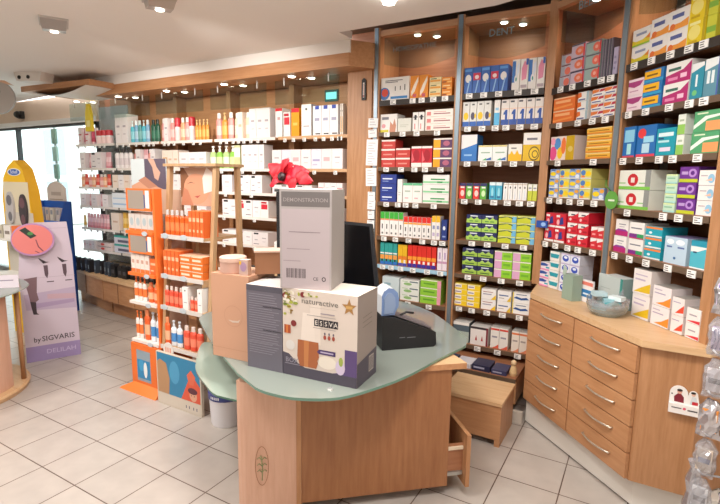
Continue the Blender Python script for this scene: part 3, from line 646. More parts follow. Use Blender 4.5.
'whyel2':('white carton with gold corner and blue print',W_,'#e4ded6',[('p',[(.7,0),(1,0),(1,.6)],'#dfb93a'),('r',.1,.5,.8,.62,'#5a6e9c'),('r',.1,.25,.5,.32,'#a89f94')]),
'whswoosh':('white carton with blue swoosh',W_,'#e4ded6',[('p',[(.05,.45),(.5,.3),(.95,.4),(.8,.6),(.5,.5),(.2,.62)],'#24508f'),('r',.0,.0,.06,1,'#e0c24a'),('r',.2,.78,.8,.86,'#6a7890')]),
'greywt':('dark carton with white top','#53606a','#e0ddd8',[('r',0,.0,1,.55,'#aeb9ae'),('r',0,.86,1,1,'#e8e4de')]),
'maroon':('white carton with maroon side and two red figures','#e8e0dc','#e8e4df',[('p',[(.28,.25),(.4,.25),(.34,.55)],'#a8242c'),('p',[(.62,.25),(.74,.25),(.68,.55)],'#a8242c'),('r',.9,0,1,1,'#7c1f30'),('r',0,.88,.9,1,'#3b3034')]),
'redcap':('white carton with red ends','#e9e3dc','#c9c5bf',[('r',0,.86,1,.95,'#d23c2a'),('p',[(.2,0),(1,0),(1,.2),(.6,.08)],'#df5f46'),('r',.15,.5,.8,.58,'#9a94a0')]),
'orcap':('cream carton with orange ends','#e9ddd0','#c9c5bf',[('r',0,.84,1,.93,'#e07a4a'),('p',[(.2,0),(1,0),(1,.2),(.6,.08)],'#e8906a'),('r',.15,.5,.8,.58,'#a89a94')]),
'salmon':('small grey and salmon carton','#c3b4c0','#a8a4a8',[('e',.72,.4,.3,.36,'#e0705c'),('r',.0,.0,.4,.9,'#a8acb8'),('r',.05,.9,1,1,'#7c4a50')]),
'salmon2':('lilac and salmon red carton','#cbb6c8','#d24a50',[('e',.62,.45,.34,.34,'#ea7a56'),('r',.88,0,1,1,'#d8404c'),('e',.6,.45,.14,.14,'#f3b0a0'),('r',0,.9,1,1,'#4a4a60')]),
'tealred':('grey teal and salmon red carton','#9fb4b0','#d24a50',[('e',.72,.5,.26,.36,'#e9705a'),('r',.9,0,1,1,'#d8333c'),('e',.7,.5,.1,.14,'#f3b0a0'),('r',0,.9,1,1,'#6a6a74')]),
'stripegrey':('tall dark grey striped carton','#5d5a66','#6a6772',[('r',.25,0,.4,1,'#a8a4a8'),('r',.6,0,.7,1,'#8a6a8c')]),
'lilac':('slim lilac carton','#b3a9c4','#beb6cc',lines(3,.2,.8,.2,.8,'#8f86a8')),
'orange2':('orange carton with pale orange script','#e87430','#b5501c',[('r',.08,.55,.8,.75,'#f6b57e'),('p',[(0,.1),(.9,.25),(.9,.4),(0,.25)],'#f39a4e'),('r',0,.9,1,1,'#f4c9a0')]),
'whor':('white carton with orange tab',W_,W_,[('p',[(0,.35),(.35,.5),(.3,.95),(0,.95)],'#e5702c'),('r',.05,.1,.7,.25,'#5a6494'),('r',.8,0,1,1,'#a6bcc4')]),
'whredor':('white carton with red and orange arc',W_,W_,[('p',[(0,.4),(.5,.55),(.6,.95),(0,.95)],'#e07a3a'),('p',[(.55,.5),(1,.6),(1,.95),(.65,.9)],'#b8324a'),('r',.08,.12,.8,.28,'#4f5a96')]),
'rainbow':('rainbow patterned carton with yellow end','#e7d6cf','#d0a812',[('r',.66,0,1,1,'#c9a20e'),('e',.12,.3,.16,.3,'#e0508c'),('e',.3,.7,.14,.25,'#4f8fd0'),('e',.42,.3,.12,.25,'#f0c02c'),('e',.56,.6,.1,.35,'#ec7a3a'),('e',.1,.8,.1,.16,'#f09ab4'),('e',.85,.45,.1,.12,'#d9c06a')]),
'goldline':('flat yellow orange carton','#e9b23c','#f0c766',[('r',0,.06,1,.24,'#e07c2c'),('r',.1,.4,.9,.58,'#a87014'),('r',0,.85,1,1,'#f4dc9a')]),
'confetti':('blue and yellow patterned carton','#8fa6cf','#c9c86a',[('e',.3,.5,.3,.22,'#efcf22'),('e',.8,.75,.2,.18,'#e9a23a'),('e',.75,.25,.2,.2,'#dfe6f4'),('r',0,0,1,.1,'#e4e6ea'),('r',.1,.85,.5,.97,'#3b6cb4')]),
'confetti2':('yellow and blue patterned carton','#d9d27a','#c9c86a',[('e',.7,.5,.28,.26,'#f0cc1a'),('e',.25,.6,.22,.28,'#4f7fc0'),('e',.25,.2,.18,.14,'#e98a4a'),('r',0,0,1,.1,'#e4e6ea')]),
'rednavy':('red and navy carton','#cc2236','#d9505c',[('p',[(.4,.2),(.8,.3),(.7,.8),(.45,.7)],'#2a3a86'),('r',.05,.75,.4,.9,W_),('r',0,0,1,.14,W_),('e',.25,.4,.14,.2,'#f0b0b4')]),
'redwhite':('red and white carton','#cf2034','#e9d0d2',[('p',[(0,.55),(.5,.62),(1,.9),(1,1),(0,1)],W_),('r',.3,.68,.7,.8,'#3b3b50'),('e',.25,.3,.12,.14,'#f2c0c4'),('r',.5,.2,.9,.35,'#a81426')]),
'redwhite2':('small red and white carton','#cf2a34','#e9d0d2',[('p',[(0,.6),(1,.8),(1,1),(0,1)],W_),('r',.2,.25,.7,.4,'#f0a0a0')]),
'pinkteal':('pink white carton with blue swoosh','#eadbe4',W_,[('p',[(0,.5),(.7,.6),(.9,.8),(.4,.95),(0,.9)],'#2f4f9c'),('r',0,0,1,.2,'#e48cb4'),('r',.6,.3,1,.5,'#2fa0b4')]),
'tealwh':('white carton with teal tub','#e9e2dc','#8fa8a8',[('p',[(.1,.3),(.9,.3),(1,.75),(0,.75)],'#2496a8'),('r',0,.78,1,.86,'#d9ecec')]),
'bluewh':('white carton with royal blue tooth','#dfe0ec',W_,[('e',.5,.5,.36,.34,'#3550b4'),('e',.5,.6,.2,.14,'#e3e8f6'),('r',0,.9,1,1,'#b8a8d0')]),
'whitearc':('white carton with yellow green arc',W_,W_,[('p',[(0,0),(1,0),(1,.55),(.6,.3),(.2,.28),(0,.4)],'#dcc72c'),('r',0,0,1,.1,'#8fbb34'),('r',.2,.6,.8,.75,'#8f98b4'),('p',[(.75,.3),(1,.3),(1,.6)],'#e07c2c')]),
'whiteorange':('white carton with orange arc',W_,W_,[('p',[(0,0),(1,.05),(1,.45),(.6,.3),(.3,.3),(0,.1)],'#ec9a3c'),('r',.15,.58,.75,.78,'#56629c'),('e',.2,.2,.14,.16,'#e0702c')]),
'yellowbig':('large yellow carton with pale print','#e6cb1c','#e8d43a',[('e',.4,.5,.34,.3,'#f0e27c'),('r',.85,0,1,1,'#b8a010'),('r',.1,.8,.7,.92,'#f3ec9e'),('r',.1,.06,.6,.16,'#c8a80e')]),
'yelgreen':('yellow green carton','#c8c83a','#d6d65a',[('r',0,.3,1,.55,'#7fae3c')]),
'mauve':('pale pink carton with mauve arc','#ecd7e0',W_,[('p',[(0,.85),(1,.85),(.8,.55),(.4,.45),(0,.6)],'#a83c7c'),('r',.1,.2,.7,.28,'#c99ab4')]),
'yelblue':('blue carton with yellow label','#2474b4','#3a2c68',[('r',.0,.3,.85,.92,'#f2b51c'),('r',.12,.5,.7,.64,'#7a5a14'),('r',0,0,1,.22,'#2f9ccc')]),
'magenta':('white carton with magenta lower half',W_,W_,[('p',[(0,0),(1,0),(1,.95),(.7,.6),(0,.42)],'#b0246c'),('r',.1,.62,.6,.76,'#3a6a5c'),('r',.1,.15,.5,.3,'#e089b4'),('r',.6,.2,.85,.42,'#f0c4da')]),
'tealtall':('tall teal carton with white top','#2b8ca4','#c9d6d9',[('p',[(0,.75),(1,.9),(1,1),(0,1)],'#e3e6e6'),('r',.4,.35,.55,.68,'#e3eef0'),('e',.4,.18,.2,.08,'#6fbf7c')]),
'tealtall2':('tall grey teal carton with white top','#5c8ea0','#c9d6d9',[('p',[(0,.7),(1,.82),(1,1),(0,1)],'#e3e6e6'),('r',.2,.35,.4,.68,'#dfe8ea'),('r',.5,.35,.7,.68,'#dfe8ea'),('r',.9,0,1,1,'#4a5fa8')]),
'bluepack':('blue pack with pale blue picture','#1f6cb4','#1c5ea4',[('r',.1,.5,.9,.9,'#8ccbe8'),('r',.35,.1,.7,.45,'#a9e0e4'),('r',0,0,1,.06,'#d0485c')]),
'redblue':('blue pack with red patch','#1f6cb4','#2a7fc4',[('e',.25,.75,.22,.16,'#e03a3c'),('r',.35,.45,.9,.65,'#9ad4ec'),('r',.3,.12,.7,.42,'#b8dcec'),('r',0,0,1,.08,'#e0445a')]),
'tealpack':('teal pack with white print','#149aae','#1a8ca4',[('r',.1,.7,.9,.84,'#d9eef2'),('r',.1,.48,.7,.56,'#b4e2e8'),('r',.2,.15,.8,.3,'#e4d9ec'),('r',.1,.6,.4,.66,'#1c4a70')]),
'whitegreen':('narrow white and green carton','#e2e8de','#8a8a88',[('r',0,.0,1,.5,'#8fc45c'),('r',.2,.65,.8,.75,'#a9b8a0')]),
'greenor':('green carton with orange window','#4f9e6c','#4a8c62',[('p',[(0,.15),(.5,.6),(1,.7),(1,.8),(.4,.75),(0,.35)],'#e4efe4'),('r',.45,.05,1,.5,'#eb9a60'),('r',.1,.86,.5,.93,'#d6e6c4')]),
'reddisc':('white carton with red disc and green base','#e4e6dc','#d9dcd4',[('r',0,0,1,.16,'#7cc24c'),('e',.45,.5,.17,.33,'#c4202c'),('r',.39,.36,.51,.62,'#e8dcd4'),('r',.0,.3,.22,.36,'#8fbf7c'),('r',.66,.3,.9,.36,'#8fbf7c'),('r',.84,.16,1,1,'#8c8f8c')]),
'palegreen':('pale green carton','#bfdcc4','#cfe2cf',[('r',0,.0,1,.2,'#a4d4cc'),('r',.1,.5,.8,.65,'#86b89a'),('r',0,.85,1,1,'#d6e6a8')]),
'purple':('purple carton with yellow base','#6a2c8c','#7c3f9c',[('r',0,0,1,.22,'#bcc42c'),('e',.7,.6,.22,.28,'#b58ad0'),('e',.7,.6,.11,.14,'#5c1f80'),('r',.1,.5,.45,.7,'#b89ad0')]),
'whiteblue':('white carton with pale blue drop','#e9e2e0',W_,[('e',.72,.45,.2,.32,'#8fbcd8'),('p',[(.4,.3),(.8,.3),(.75,.5)],'#eab79c'),('r',.1,.6,.5,.68,'#b4aab0')]),
'whmag':('white carton with magenta base',W_,W_,[('r',0,0,1,.3,'#b42472'),('p',[(0,.3),(1,.3),(.8,.42),(.2,.42)],'#8c3c94'),('r',.25,.68,.8,.74,'#8a8a94'),('r',.3,.54,.7,.58,'#a9a9b0')]),
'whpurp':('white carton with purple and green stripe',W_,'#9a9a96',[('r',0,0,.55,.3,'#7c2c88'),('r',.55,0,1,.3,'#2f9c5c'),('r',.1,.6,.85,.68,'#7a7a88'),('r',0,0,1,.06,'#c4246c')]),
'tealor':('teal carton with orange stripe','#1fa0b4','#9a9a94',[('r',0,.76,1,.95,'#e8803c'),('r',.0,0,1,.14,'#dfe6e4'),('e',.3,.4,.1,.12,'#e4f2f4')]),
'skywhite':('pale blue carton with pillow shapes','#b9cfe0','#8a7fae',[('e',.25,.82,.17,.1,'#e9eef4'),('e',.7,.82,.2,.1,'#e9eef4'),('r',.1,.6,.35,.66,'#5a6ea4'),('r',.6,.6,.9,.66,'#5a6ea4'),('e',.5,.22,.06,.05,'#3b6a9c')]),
'tealcan':('teal pack with white waved band','#4fb2c4','#2c93ac',[('r',0,.82,1,1,'#2493ac'),('p',[(0,.6),(.4,.62),(.8,.74),(1,.74),(1,.8),(0,.8)],W_),('r',.15,.56,.35,.62,'#24506c'),('r',0,0,1,.05,'#e6eeee')]),
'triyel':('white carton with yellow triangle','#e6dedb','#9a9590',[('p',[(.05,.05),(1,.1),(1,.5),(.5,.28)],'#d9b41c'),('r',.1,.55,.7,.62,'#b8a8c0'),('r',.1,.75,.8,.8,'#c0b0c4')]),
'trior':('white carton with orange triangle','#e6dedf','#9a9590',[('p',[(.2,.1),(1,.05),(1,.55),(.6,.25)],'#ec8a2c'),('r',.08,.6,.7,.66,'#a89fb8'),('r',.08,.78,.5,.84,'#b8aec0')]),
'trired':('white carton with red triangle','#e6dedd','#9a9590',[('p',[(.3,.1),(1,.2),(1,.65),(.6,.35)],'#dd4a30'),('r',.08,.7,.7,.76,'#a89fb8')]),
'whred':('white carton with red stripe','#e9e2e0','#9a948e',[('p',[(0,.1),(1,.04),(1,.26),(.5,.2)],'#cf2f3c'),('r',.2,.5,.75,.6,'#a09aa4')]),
# cosmetics
'w_plain':('plain white cosmetics carton','#ece6e6',W_,[('r',.25,.55,.75,.62,'#b4aab0'),('r',.3,.3,.7,.34,'#c9c0c4')]),
'w_black':('white carton with black top mark','#ebe4e4','#d8d2d2',[('r',.2,.84,.8,.96,'#26242a'),('r',.3,.4,.7,.46,'#a8a0a8'),('r',.15,.1,.85,.14,'#4a4a60')]),
'w_pinkl':('white carton with pale pink print','#ecdfe0','#ecdcdc',[('r',.2,.4,.8,.6,'#e0b0b4')]),
'w_lilac':('white carton with lilac print','#e2dde8','#e6e2ea',[('r',.15,.4,.85,.5,'#a9a2c8'),('r',.15,.2,.6,.26,'#c0b8d4')]),
'w_redline':('white carton with red line','#ece2e2',W_,[('r',.05,.55,.95,.62,'#c02a44'),('r',.1,.2,.6,.26,'#d05a6c')]),
'w_band':('white carton with grey band','#e6e2e4',W_,[('r',0,.4,1,.46,'#8f8a98'),('r',.2,.7,.8,.76,'#a8a0a8')]),
'w_red':('white bottle carton with red flip top',W_,'#c9202c',[('r',.0,.9,1,1,'#c9202c'),('r',.3,.6,.7,.7,'#c8a0a0')]),
'w_red2':('white carton with small red figure',W_,'#c9202c',[('r',.1,.5,.9,.8,'#cf2a3c'),('r',.1,.84,.8,.95,'#b81f30')]),
'o_red':('orange carton with red top','#ee9a12','#c9202c',[('r',0,.86,1,1,'#cc2430'),('r',.2,.4,.8,.5,'#f6c060')]),
'w_tall':('tall white carton',W_,W_,[('e',.5,.85,.12,.04,'#555'),('r',.2,.3,.8,.34,'#b0a8b0')]),
'w_blue':('white carton with blue cap mark','#e9e7ea','#2f48a8',[('r',.25,.88,.75,1,'#2f48a8'),('r',.2,.5,.8,.6,'#a0a0b8'),('r',.3,.05,.9,.09,'#333')]),
'w_gold':('white carton with gold figure and red top','#e8dfd4','#c4202c',[('r',.2,.1,.75,.6,'#dfa85c'),('r',.3,.75,.7,.8,'#444')]),
'w_cream':('cream cosmetics carton','#eeded0','#eedfd2',[('r',.2,.45,.8,.55,'#d6b49c')]),
'w_green':('white and olive carton','#c4c494','#a8aa6c',[('r',.0,.5,1,.9,W_)]),
'w_skylines':('white carton with pale blue lines','#e6ecf2',W_,[('r',.05,.2,.95,.3,'#a4c4e4'),('r',.05,.6,.95,.68,'#b4cfe8')]),
'navyslim':('slim navy blue cosmetics carton','#3a5a86','#2f4a76',[('r',.2,.5,.8,.8,'#c4d4e6')]),
'redmark':('pale pink carton with red mark','#ead8d2','#6a5a4c',[('e',.4,.4,.12,.3,'#e04a3c'),('r',.1,.84,.9,.94,'#4a3f38')]),
'tealtop':('white carton with teal top','#dcdde8','#3fa49c',[('r',0,.78,1,1,'#3fa89c'),('r',.2,.2,.8,.5,'#6a6a80')]),
}
BT = {  # bottles and tubes: look, body, cap, label, shape
'b_pink':('pink bottle','#e79a94','#f0e6e2','#f0c4bf',0),'b_peach':('peach bottle','#eda67c','#efe2d8','#f4cdb0',0),
'b_amber':('amber bottle','#dd9238','#e8b878','#efb35e',1),'w_peach':('pale peach bottle','#f0cdb0','#f2e6dc','#f5e3d2',0),
'b_aqua':('aqua blue bottle','#4fb8cc','#dff0f2','#8fd4e0',1),'b_sky':('sky blue bottle','#7fb4d6','#e4eef4','#b4d4e8',0),
'b_teal':('teal bottle','#4f9a9c','#cfe0de','#7fb8b6',0),'b_dkgreen':('dark green bottle','#1f5a44','#16241f','#3b7a60',0),
'b_rose':('rose pink tube','#e4aab0','#d98a94','#f0ccd0',2),'b_crimson':('crimson tube','#b82a4c','#d8b4bc','#d05070',2),
'b_red':('orange red tube','#dd4a3a','#f0dcd4','#ea8a78',2),'b_yel':('yellow tube','#e4b44a','#f2e8d4','#efcf84',2),
'w_redlid':('white pot with red lid','#efe4e2','#c22a38','#f3d6d4',3),'w_capblack':('white bottle with black cap','#ece6e6','#2a262a','#dcd2d4',0),
'g_light':('pale green bottle with white pump','#b4d68c','#f0eee8','#e2ecd4',1),'g_lime':('lime green bottle with white pump','#8fc850','#f0eee8','#cfe4a4',1),
'o_tube':('orange sun care bottle','#e8622a','#e98a5c','#f3b48c',0),'o_silver':('orange bottle with silver cap','#e2601f','#c9c4c2','#e8824c',0),
'o_white':('white bottle with orange label','#ece4de','#e87432','#ea7a3c',1),'o_blue':('white and blue bottle','#e6e8ec','#cfd6de','#4a8cc8',1),
'o_coral':('coral orange bottle','#e0523a','#d8c8c0','#ec8468',0),
}
_pm = {}
def carton_mesh(st, w, h, d, yaw=0):
    k = (st, round(w,3), round(h,3), round(d,3))
    if k in _pm: return _pm[k]
    look, base, top, cells = ST[st]
    b = MB(); g = .0008
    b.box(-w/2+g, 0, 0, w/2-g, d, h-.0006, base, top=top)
    W = w-2*g-.0008; Hh = h-.0016
    for i, c in enumerate(cells):
        y = -.0003-.00012*i
        X = lambda x: -W/2+W*min(max(x,0),1)
        Z = lambda z: .0004+Hh*min(max(z,0),1)
        if c[0] == 'r': b.quad(X(c[1]),Z(c[2]),X(c[3]),Z(c[4]),y,c[5])
        elif c[0] == 'e': b.poly([(X(p[0]),Z(p[1])) for p in ell(c[1],c[2],c[3],c[4],14)], y, c[5])
        elif c[0] == 'p': b.poly([(X(p[0]),Z(p[1])) for p in c[1]], y, c[2])
    _pm[k] = b.mesh(st if False else 'carton'); return _pm[k]
def bottle_mesh(st, w, h, split=False):
    k = (st, round(w,3), round(h,3), split)
    if k in _pm: return _pm[k]
    look, body, cap, lab, shp = BT[st]; r = w*.46
    b = MB(); c = b if not split else MB()
    bm, cm, lm = M(body,.3), M(cap,.35), M(lab,.4)
    sy = .62
    if shp in (0, 1):
        hs = .80 if shp == 0 else .74
        b.lathe([(r*.9,0),(r,h*.02),(r,h*.18),(r,h*.52),(r,h*(hs-.08)),(r*.62,h*hs)], [bm,bm,lm,bm,bm], 12, sy=sy)
        if shp == 0: c.lathe([(r*.62,h*hs+.0003),(r*.6,h*.985),(r*.45,h)], cm, 12, sy=sy)
        else: c.lathe([(r*.4,h*hs+.0003),(r*.4,h*.86),(r*.22,h*.87),(r*.22,h*.93),(r*.5,h*.94),(r*.45,h)], cm, 10, sy=sy)
    elif shp == 2:
        c.lathe([(r*.8,0),(r*.85,h*.02),(r*.85,h*.16)], cm, 12, sy=.8)
        n = 12; v = []
        for z, rx, ry in ((h*.16+.0003,r*.92,r*.7),(h*.4,r*.97,r*.55),(h*.7,r,r*.3),(h,r,r*.06)):
            for q in range(n): v.append((rx*math.cos(2*PI*q/n), ry*math.sin(2*PI*q/n), z))
        for j, mm in enumerate((bm,lm,bm)): b.add(v[j*n:(j+2)*n], [(q,(q+1)%n,n+(q+1)%n,n+q) for q in range(n)], mm, True)
        b.add(v[-n:], [tuple(range(n))], bm)
    else:
        b.lathe([(r*.85,0),(r,h*.05),(r,h*.3),(r,h*.5),(r*.95,h*.62)], [bm,lm,lm,bm], 14); c.lathe([(r*1.02,h*.62+.0003),(r*1.02,h*.95),(r*.9,h)], cm, 14)
    _pm[k] = (b.mesh('bottle'), c.mesh('cap') if split else None)
    return _pm[k]
NUM = ['first','second','third','fourth','fifth','sixth','seventh','eighth','ninth','tenth','eleventh','twelfth','thirteenth','fourteenth','fifteenth','sixteenth','seventeenth','eighteenth','nineteenth','twentieth']
def nth(i): return NUM[i] if i < 20 else ['twenty first','twenty second','twenty third','twenty fourth','twenty fifth','twenty sixth','twenty seventh','twenty eighth','twenty ninth','thirtieth','thirty first','thirty second','thirty third','thirty fourth','thirty fifth','thirty sixth','thirty seventh','thirty eighth','thirty ninth','fortieth'][i-20]
SHN = {'A':['top','second','third','fourth','fifth','sixth','lowest'],'B':['top','second','third','fourth','fifth','sixth','seventh','lowest'],
       'C':['top','second','third','fourth','fifth','chest'],'D':['top','second','third','fourth','fifth','chest'],'L':['top','second','third','fourth','fifth','lowest']}
BN = {'A':'first tall bay','B':'second tall bay','C':'third tall bay','D':'fourth tall bay','L':'cosmetics wall'}
TIER = {1:[''],2:['lower','upper'],3:['bottom','middle','top'],4:['bottom','second tier','third tier','top'],5:['bottom','second tier','third tier','fourth tier','top']}
def fit(l):
    if len(l.replace(',','').split()) > 16: l = l.replace(' from left','')
    if len(l.replace(',','').split()) > 16: l = l.replace('second tier of','middle of').replace('third tier of','upper middle of')
    if len(l.replace(',','').split()) > 16: l = l.replace(' and ',' ')
    return l
def place(mesh, name, label, cat, loc, rz, group):
    o = bpy.data.objects.new(name, mesh); C.objects.link(o); o.location = loc; o.rotation_euler = (0,0,rz)
    return tag(o, fit(label), cat, group)
def seg_stats(rows):
    cnt = {}; seen = {}
    for r in rows:
        sts = r[8] if isinstance(r[8], list) else [r[8]]
        for j in range(r[6]):
            k = (r[0], r[1], sts[j % len(sts)]); cnt[k] = cnt.get(k, 0)+1
    return cnt
rows_sorted = sorted(ROWS, key=lambda r: (r[0], r[1], r[2]))
CNT = seg_stats(rows_sorted); SEEN = {}
for (bk, si, t0, t1, z, hh, n, m, sts) in rows_sorted:
    if bk == 'L': p, q = (-5.95,3.40), (-2.10,3.40)
    else: p, q = BAY[bk]
    L, a = frame(p, q); d = Vector((math.cos(a), math.sin(a))); nn = Vector((-d.y, d.x))
    sts = sts if isinstance(sts, list) else [sts]
    off = .015
    if bk in 'CD' and si == 5: off = -.012
    w = (t1-t0)/n; h = (hh-.001*m)/m; rnd = random.Random(si*31+int(t0*1000))
    for j in range(n):
        st = sts[j % len(sts)]
        k = (bk, si, st); i = SEEN.get(k, 0); SEEN[k] = i+1; tot = CNT[k]
        for tier in range(m):
            X = t0+w*(j+.5); jit = rnd.uniform(0,.006)
            P = Vector(p)+d*X+nn*(off+jit)
            zz = z+.0006+(h+.001)*tier
            if bk == 'L': shelf = ('%s cosmetics shelf' % SHN[bk][si])
            elif si == 5 and bk in 'CD': shelf = 'chest top, '+BN[bk]
            else: shelf = '%s shelf, %s' % (SHN[bk][si], BN[bk])
            word = ''
            if tot > 1: word = (nth(i)+(' stack' if m > 1 else '')+' from left')
            tr = TIER[m][tier] if m > 1 else ''
            look = ST[st][0] if st in ST else BT[st][0]
            lab = ', '.join(x for x in (look, (tr+' of '+word if tr and word else (tr+' of stack' if tr else word)), shelf) if x)
            if len(lab.replace(',','').split()) > 16: lab = lab.replace(' from left','')
            if len(lab.replace(',','').split()) > 16: lab = lab.replace('second tier of','middle of')
            if st in ST:
                dep = min(.20, max(.05, .14 if w > .08 else w*1.3+.03))
                if bk in 'CD' and si == 5: dep = .11
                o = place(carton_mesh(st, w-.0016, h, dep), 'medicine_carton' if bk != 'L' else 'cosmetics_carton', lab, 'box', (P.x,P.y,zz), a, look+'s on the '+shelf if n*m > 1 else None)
                o.rotation_euler.z = a
            else:
                me, _ = bottle_mesh(st, w-.002, h)
                P2 = P+nn*(w*.5)
                place(me, ('lotion_bottle' if BT[st][4] < 2 else 'cream_tube' if BT[st][4] == 2 else 'cream_pot'), lab, 'bottle' if BT[st][4] < 2 else 'tube' if BT[st][4] == 2 else 'pot', (P2.x,P2.y,zz), a, look+'s on the '+shelf if n*m > 1 else None)
# ------------------------------------------------------------------ things on the counter
ZT = .7008
def lbox(w, d, h, m, top=None, side=None):
    b = MB(); b.box(0,0,0,w,d,h,m,top=top,side=side); return b
# dark text carton
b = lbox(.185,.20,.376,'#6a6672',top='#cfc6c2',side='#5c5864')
b.quad(.0,.350,.185,.376,-.0006,'#55525e')
rnd = random.Random(3)
for i in range(26):
    z = .335-i*.0105; 
    if i in (5,15): b.quad(.085,z,.18,z+.0035,-.0006,'#35333c')
    b.quad(.012,z,.012+.12+.045*rnd.random(),z+.003,-.0006,'#8b8792')
b.quad(.005,.120,.18,.122,-.0006,'#8a8690')
tag(b.build('gift_carton', loc=(-1.468,1.542,ZT), rz=.10), 'dark grey carton side covered in small text, between pink box and cream gift carton', 'box')
# cream gift carton
gw, gd, gh = .352,.195,.381
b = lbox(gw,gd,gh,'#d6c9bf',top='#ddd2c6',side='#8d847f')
y = -.0006
b.quad(0,0,gw,.045,y,'#4c4654')
b.poly([(0,.045),(0,.10),(.03,.095),(.07,.062),(.11,.045)],y,'#4c4654')
b.poly([(gw,.045),(gw,.155),(gw-.055,.155),(gw-.055,.08),(gw-.07,.055),(gw-.11,.045)],y,'#5b4778')
b.poly(ell(gw-.075,.075,.022,.032,14),y-.0002,'#cfc0d8'); b.poly(ell(gw-.072,.10,.010,.02,10),y-.0003,'#9fae52')
b.quad(.135,.155,.185,.33,y,'#e0d4ca')
b.poly([(.085,.05),(.165,.05),(.178,.09),(.175,.165),(.075,.165),(.072,.09)],y-.0001,'#a8613a')
b.poly([(.105,.05),(.125,.05),(.13,.165),(.105,.165)],y-.0002,'#c07c4a')
b.poly([(.09,.166),(.160,.166),(.150,.285),(.10,.285)],y-.0001,'#e4d8ce')
b.poly(ell(.215,.085,.045,.028,14),y-.0001,'#e6dccf')
b.text('naturactive',.180,.325,.023,y-.0003,'#7a756f',sx=1.2); b.quad(.13,.312,.26,.313,y-.0003,'#b4a9a0')
b.poly([(.315+ (.034 if i%2==0 else .014)*math.sin(PI*i/5), .332+(.036 if i%2==0 else .015)*math.cos(PI*i/5)) for i in range(10)],y-.0002,'#a87c48')
b.quad(.300,.326,.330,.338,y-.0004,'#c9a060')
b.quad(.185,.288,.25,.293,y-.0003,'#9a9098'); b.quad(.12,.276,.255,.279,y-.0003,'#a89f9c')
for i, ch in enumerate('ESSVA'):
    x = .165+i*.0225; b.quad(x-.0105,.235,x+.0105,.266,y-.0002,'#26222a'); b.text(ch,x,.241,.019,y-.0004,'#e4dcd4')
b.quad(.15,.226,.255,.229,y-.0003,'#a89f9c')
for i in range(3): b.poly(ell(.205+i*.02,.192,.007,.010,10),y-.0002,'#a04a3a'); b.poly(ell(.205+i*.02,.208,.004,.006,8),y-.0002,'#6a6070')
b.poly([(.168,.125),(.178,.117),(.255,.117),(.255,.137),(.178,.137)],y-.0002,'#4a3568'); b.quad(.185,.124,.245,.130,y-.0004,'#b9aec8')
for i in range(120):
    x = .01+abs(rnd.gauss(0,.075)); zz = gh-.012-abs(rnd.gauss(0,.045))
    if x > .22 or zz < .2 or (x > .07 and zz < .357): continue
    b.poly(ell(x,zz,.004+.008*rnd.random(),.003+.006*rnd.random(),7,rnd.random()*3),y-.0001-.00001*i,rnd.choice(['#8d9a3a','#aab04a','#e6e0d4','#6b7a34','#d9cfb4','#8a6a30']))
for x, zz, r_ in ((.055,.232,.014),(.012,.348,.012),(.10,.36,.012)): b.poly(ell(x,zz,r_,r_,12),y-.0008,'#7c2a2c')
b.quad(.008,.185,.04,.222,y-.0007,'#a8502c'); b.quad(.018,.185,.026,.222,y-.0008,'#d0793c')
b.poly(ell(.038,.135,.022,.022,16),y-.0007,'#d9d4d0')
b.text('BOX',.045,.058,.022,y-.0003,'#8f8a98'); b.quad(.01,.05,.085,.053,y-.0003,'#8f8a98')
for i in range(3): b.add([(gw+.0006,.05,.28-.02*i),(gw+.0006,.14,.285-.02*i),(gw+.0006,.14,.288-.02*i),(gw+.0006,.05,.283-.02*i)],[(0,1,2,3)],'#6f6762')
b.add([(gw+.0006,0,0),(gw+.0006,gd,0),(gw+.0006,gd,.12),(gw+.0006,0,.10)],[(0,1,2,3)],'#4a4552')
b.add([(gw+.0010,.115,.03),(gw+.0010,.165,.03),(gw+.0010,.165,.10),(gw+.0010,.115,.10)],[(0,1,2,3)],'#a8a09c')
for q in range(5): b.add([(gw+.0013,.12+.009*q,.035),(gw+.0013,.124+.009*q,.035),(gw+.0013,.124+.009*q,.095),(gw+.0013,.12+.009*q,.095)],[(0,1,2,3)],'#3c3840')
tag(b.build('gift_carton', loc=(-1.281,1.561,ZT), rz=.088), 'cream gift carton with botanical print, gold star and bottle picture on the glass counter', 'box')
# grey demonstration box on top
b = lbox(.222,.20,.41,'#b9adb0',top='#c9c4bd',side='#989290')
b.quad(0,0,.222,.41,-.0003,'#aaa3a3'); b.quad(.008,.0,.214,.330,-.0006,'#b5a9ad')
b.quad(.008,.340,.214,.400,-.0006,'#6f6a6a'); b.text('DEMONSTRATION',.111,.360,.0155,-.0009,'#a09898',sx=1.05)
b.quad(.04,.235,.175,.238,-.0009,'#86797f'); b.quad(.03,.165,.13,.168,-.0009,'#958a8e'); b.quad(.015,.115,.09,.118,-.0009,'#958a8e')
for i in range(14): b.quad(.028+i*.0062,.045,.028+i*.0062+(.003 if i%3 else .0045),.085,-.0009,'#5c5358')
b.text('CE',.155,.038,.014,-.0009,'#4c464a'); b.poly(ell(.19,.045,.009,.010,12),-.0009,'#4c464a'); b.poly(ell(.19,.045,.005,.006,12),-.0012,'#b5a9ad')
tag(b.build('display_box', loc=(-1.283,1.550,ZT+.382), rz=.30), 'grey demonstration box with barcode, standing on the cream gift carton', 'box')
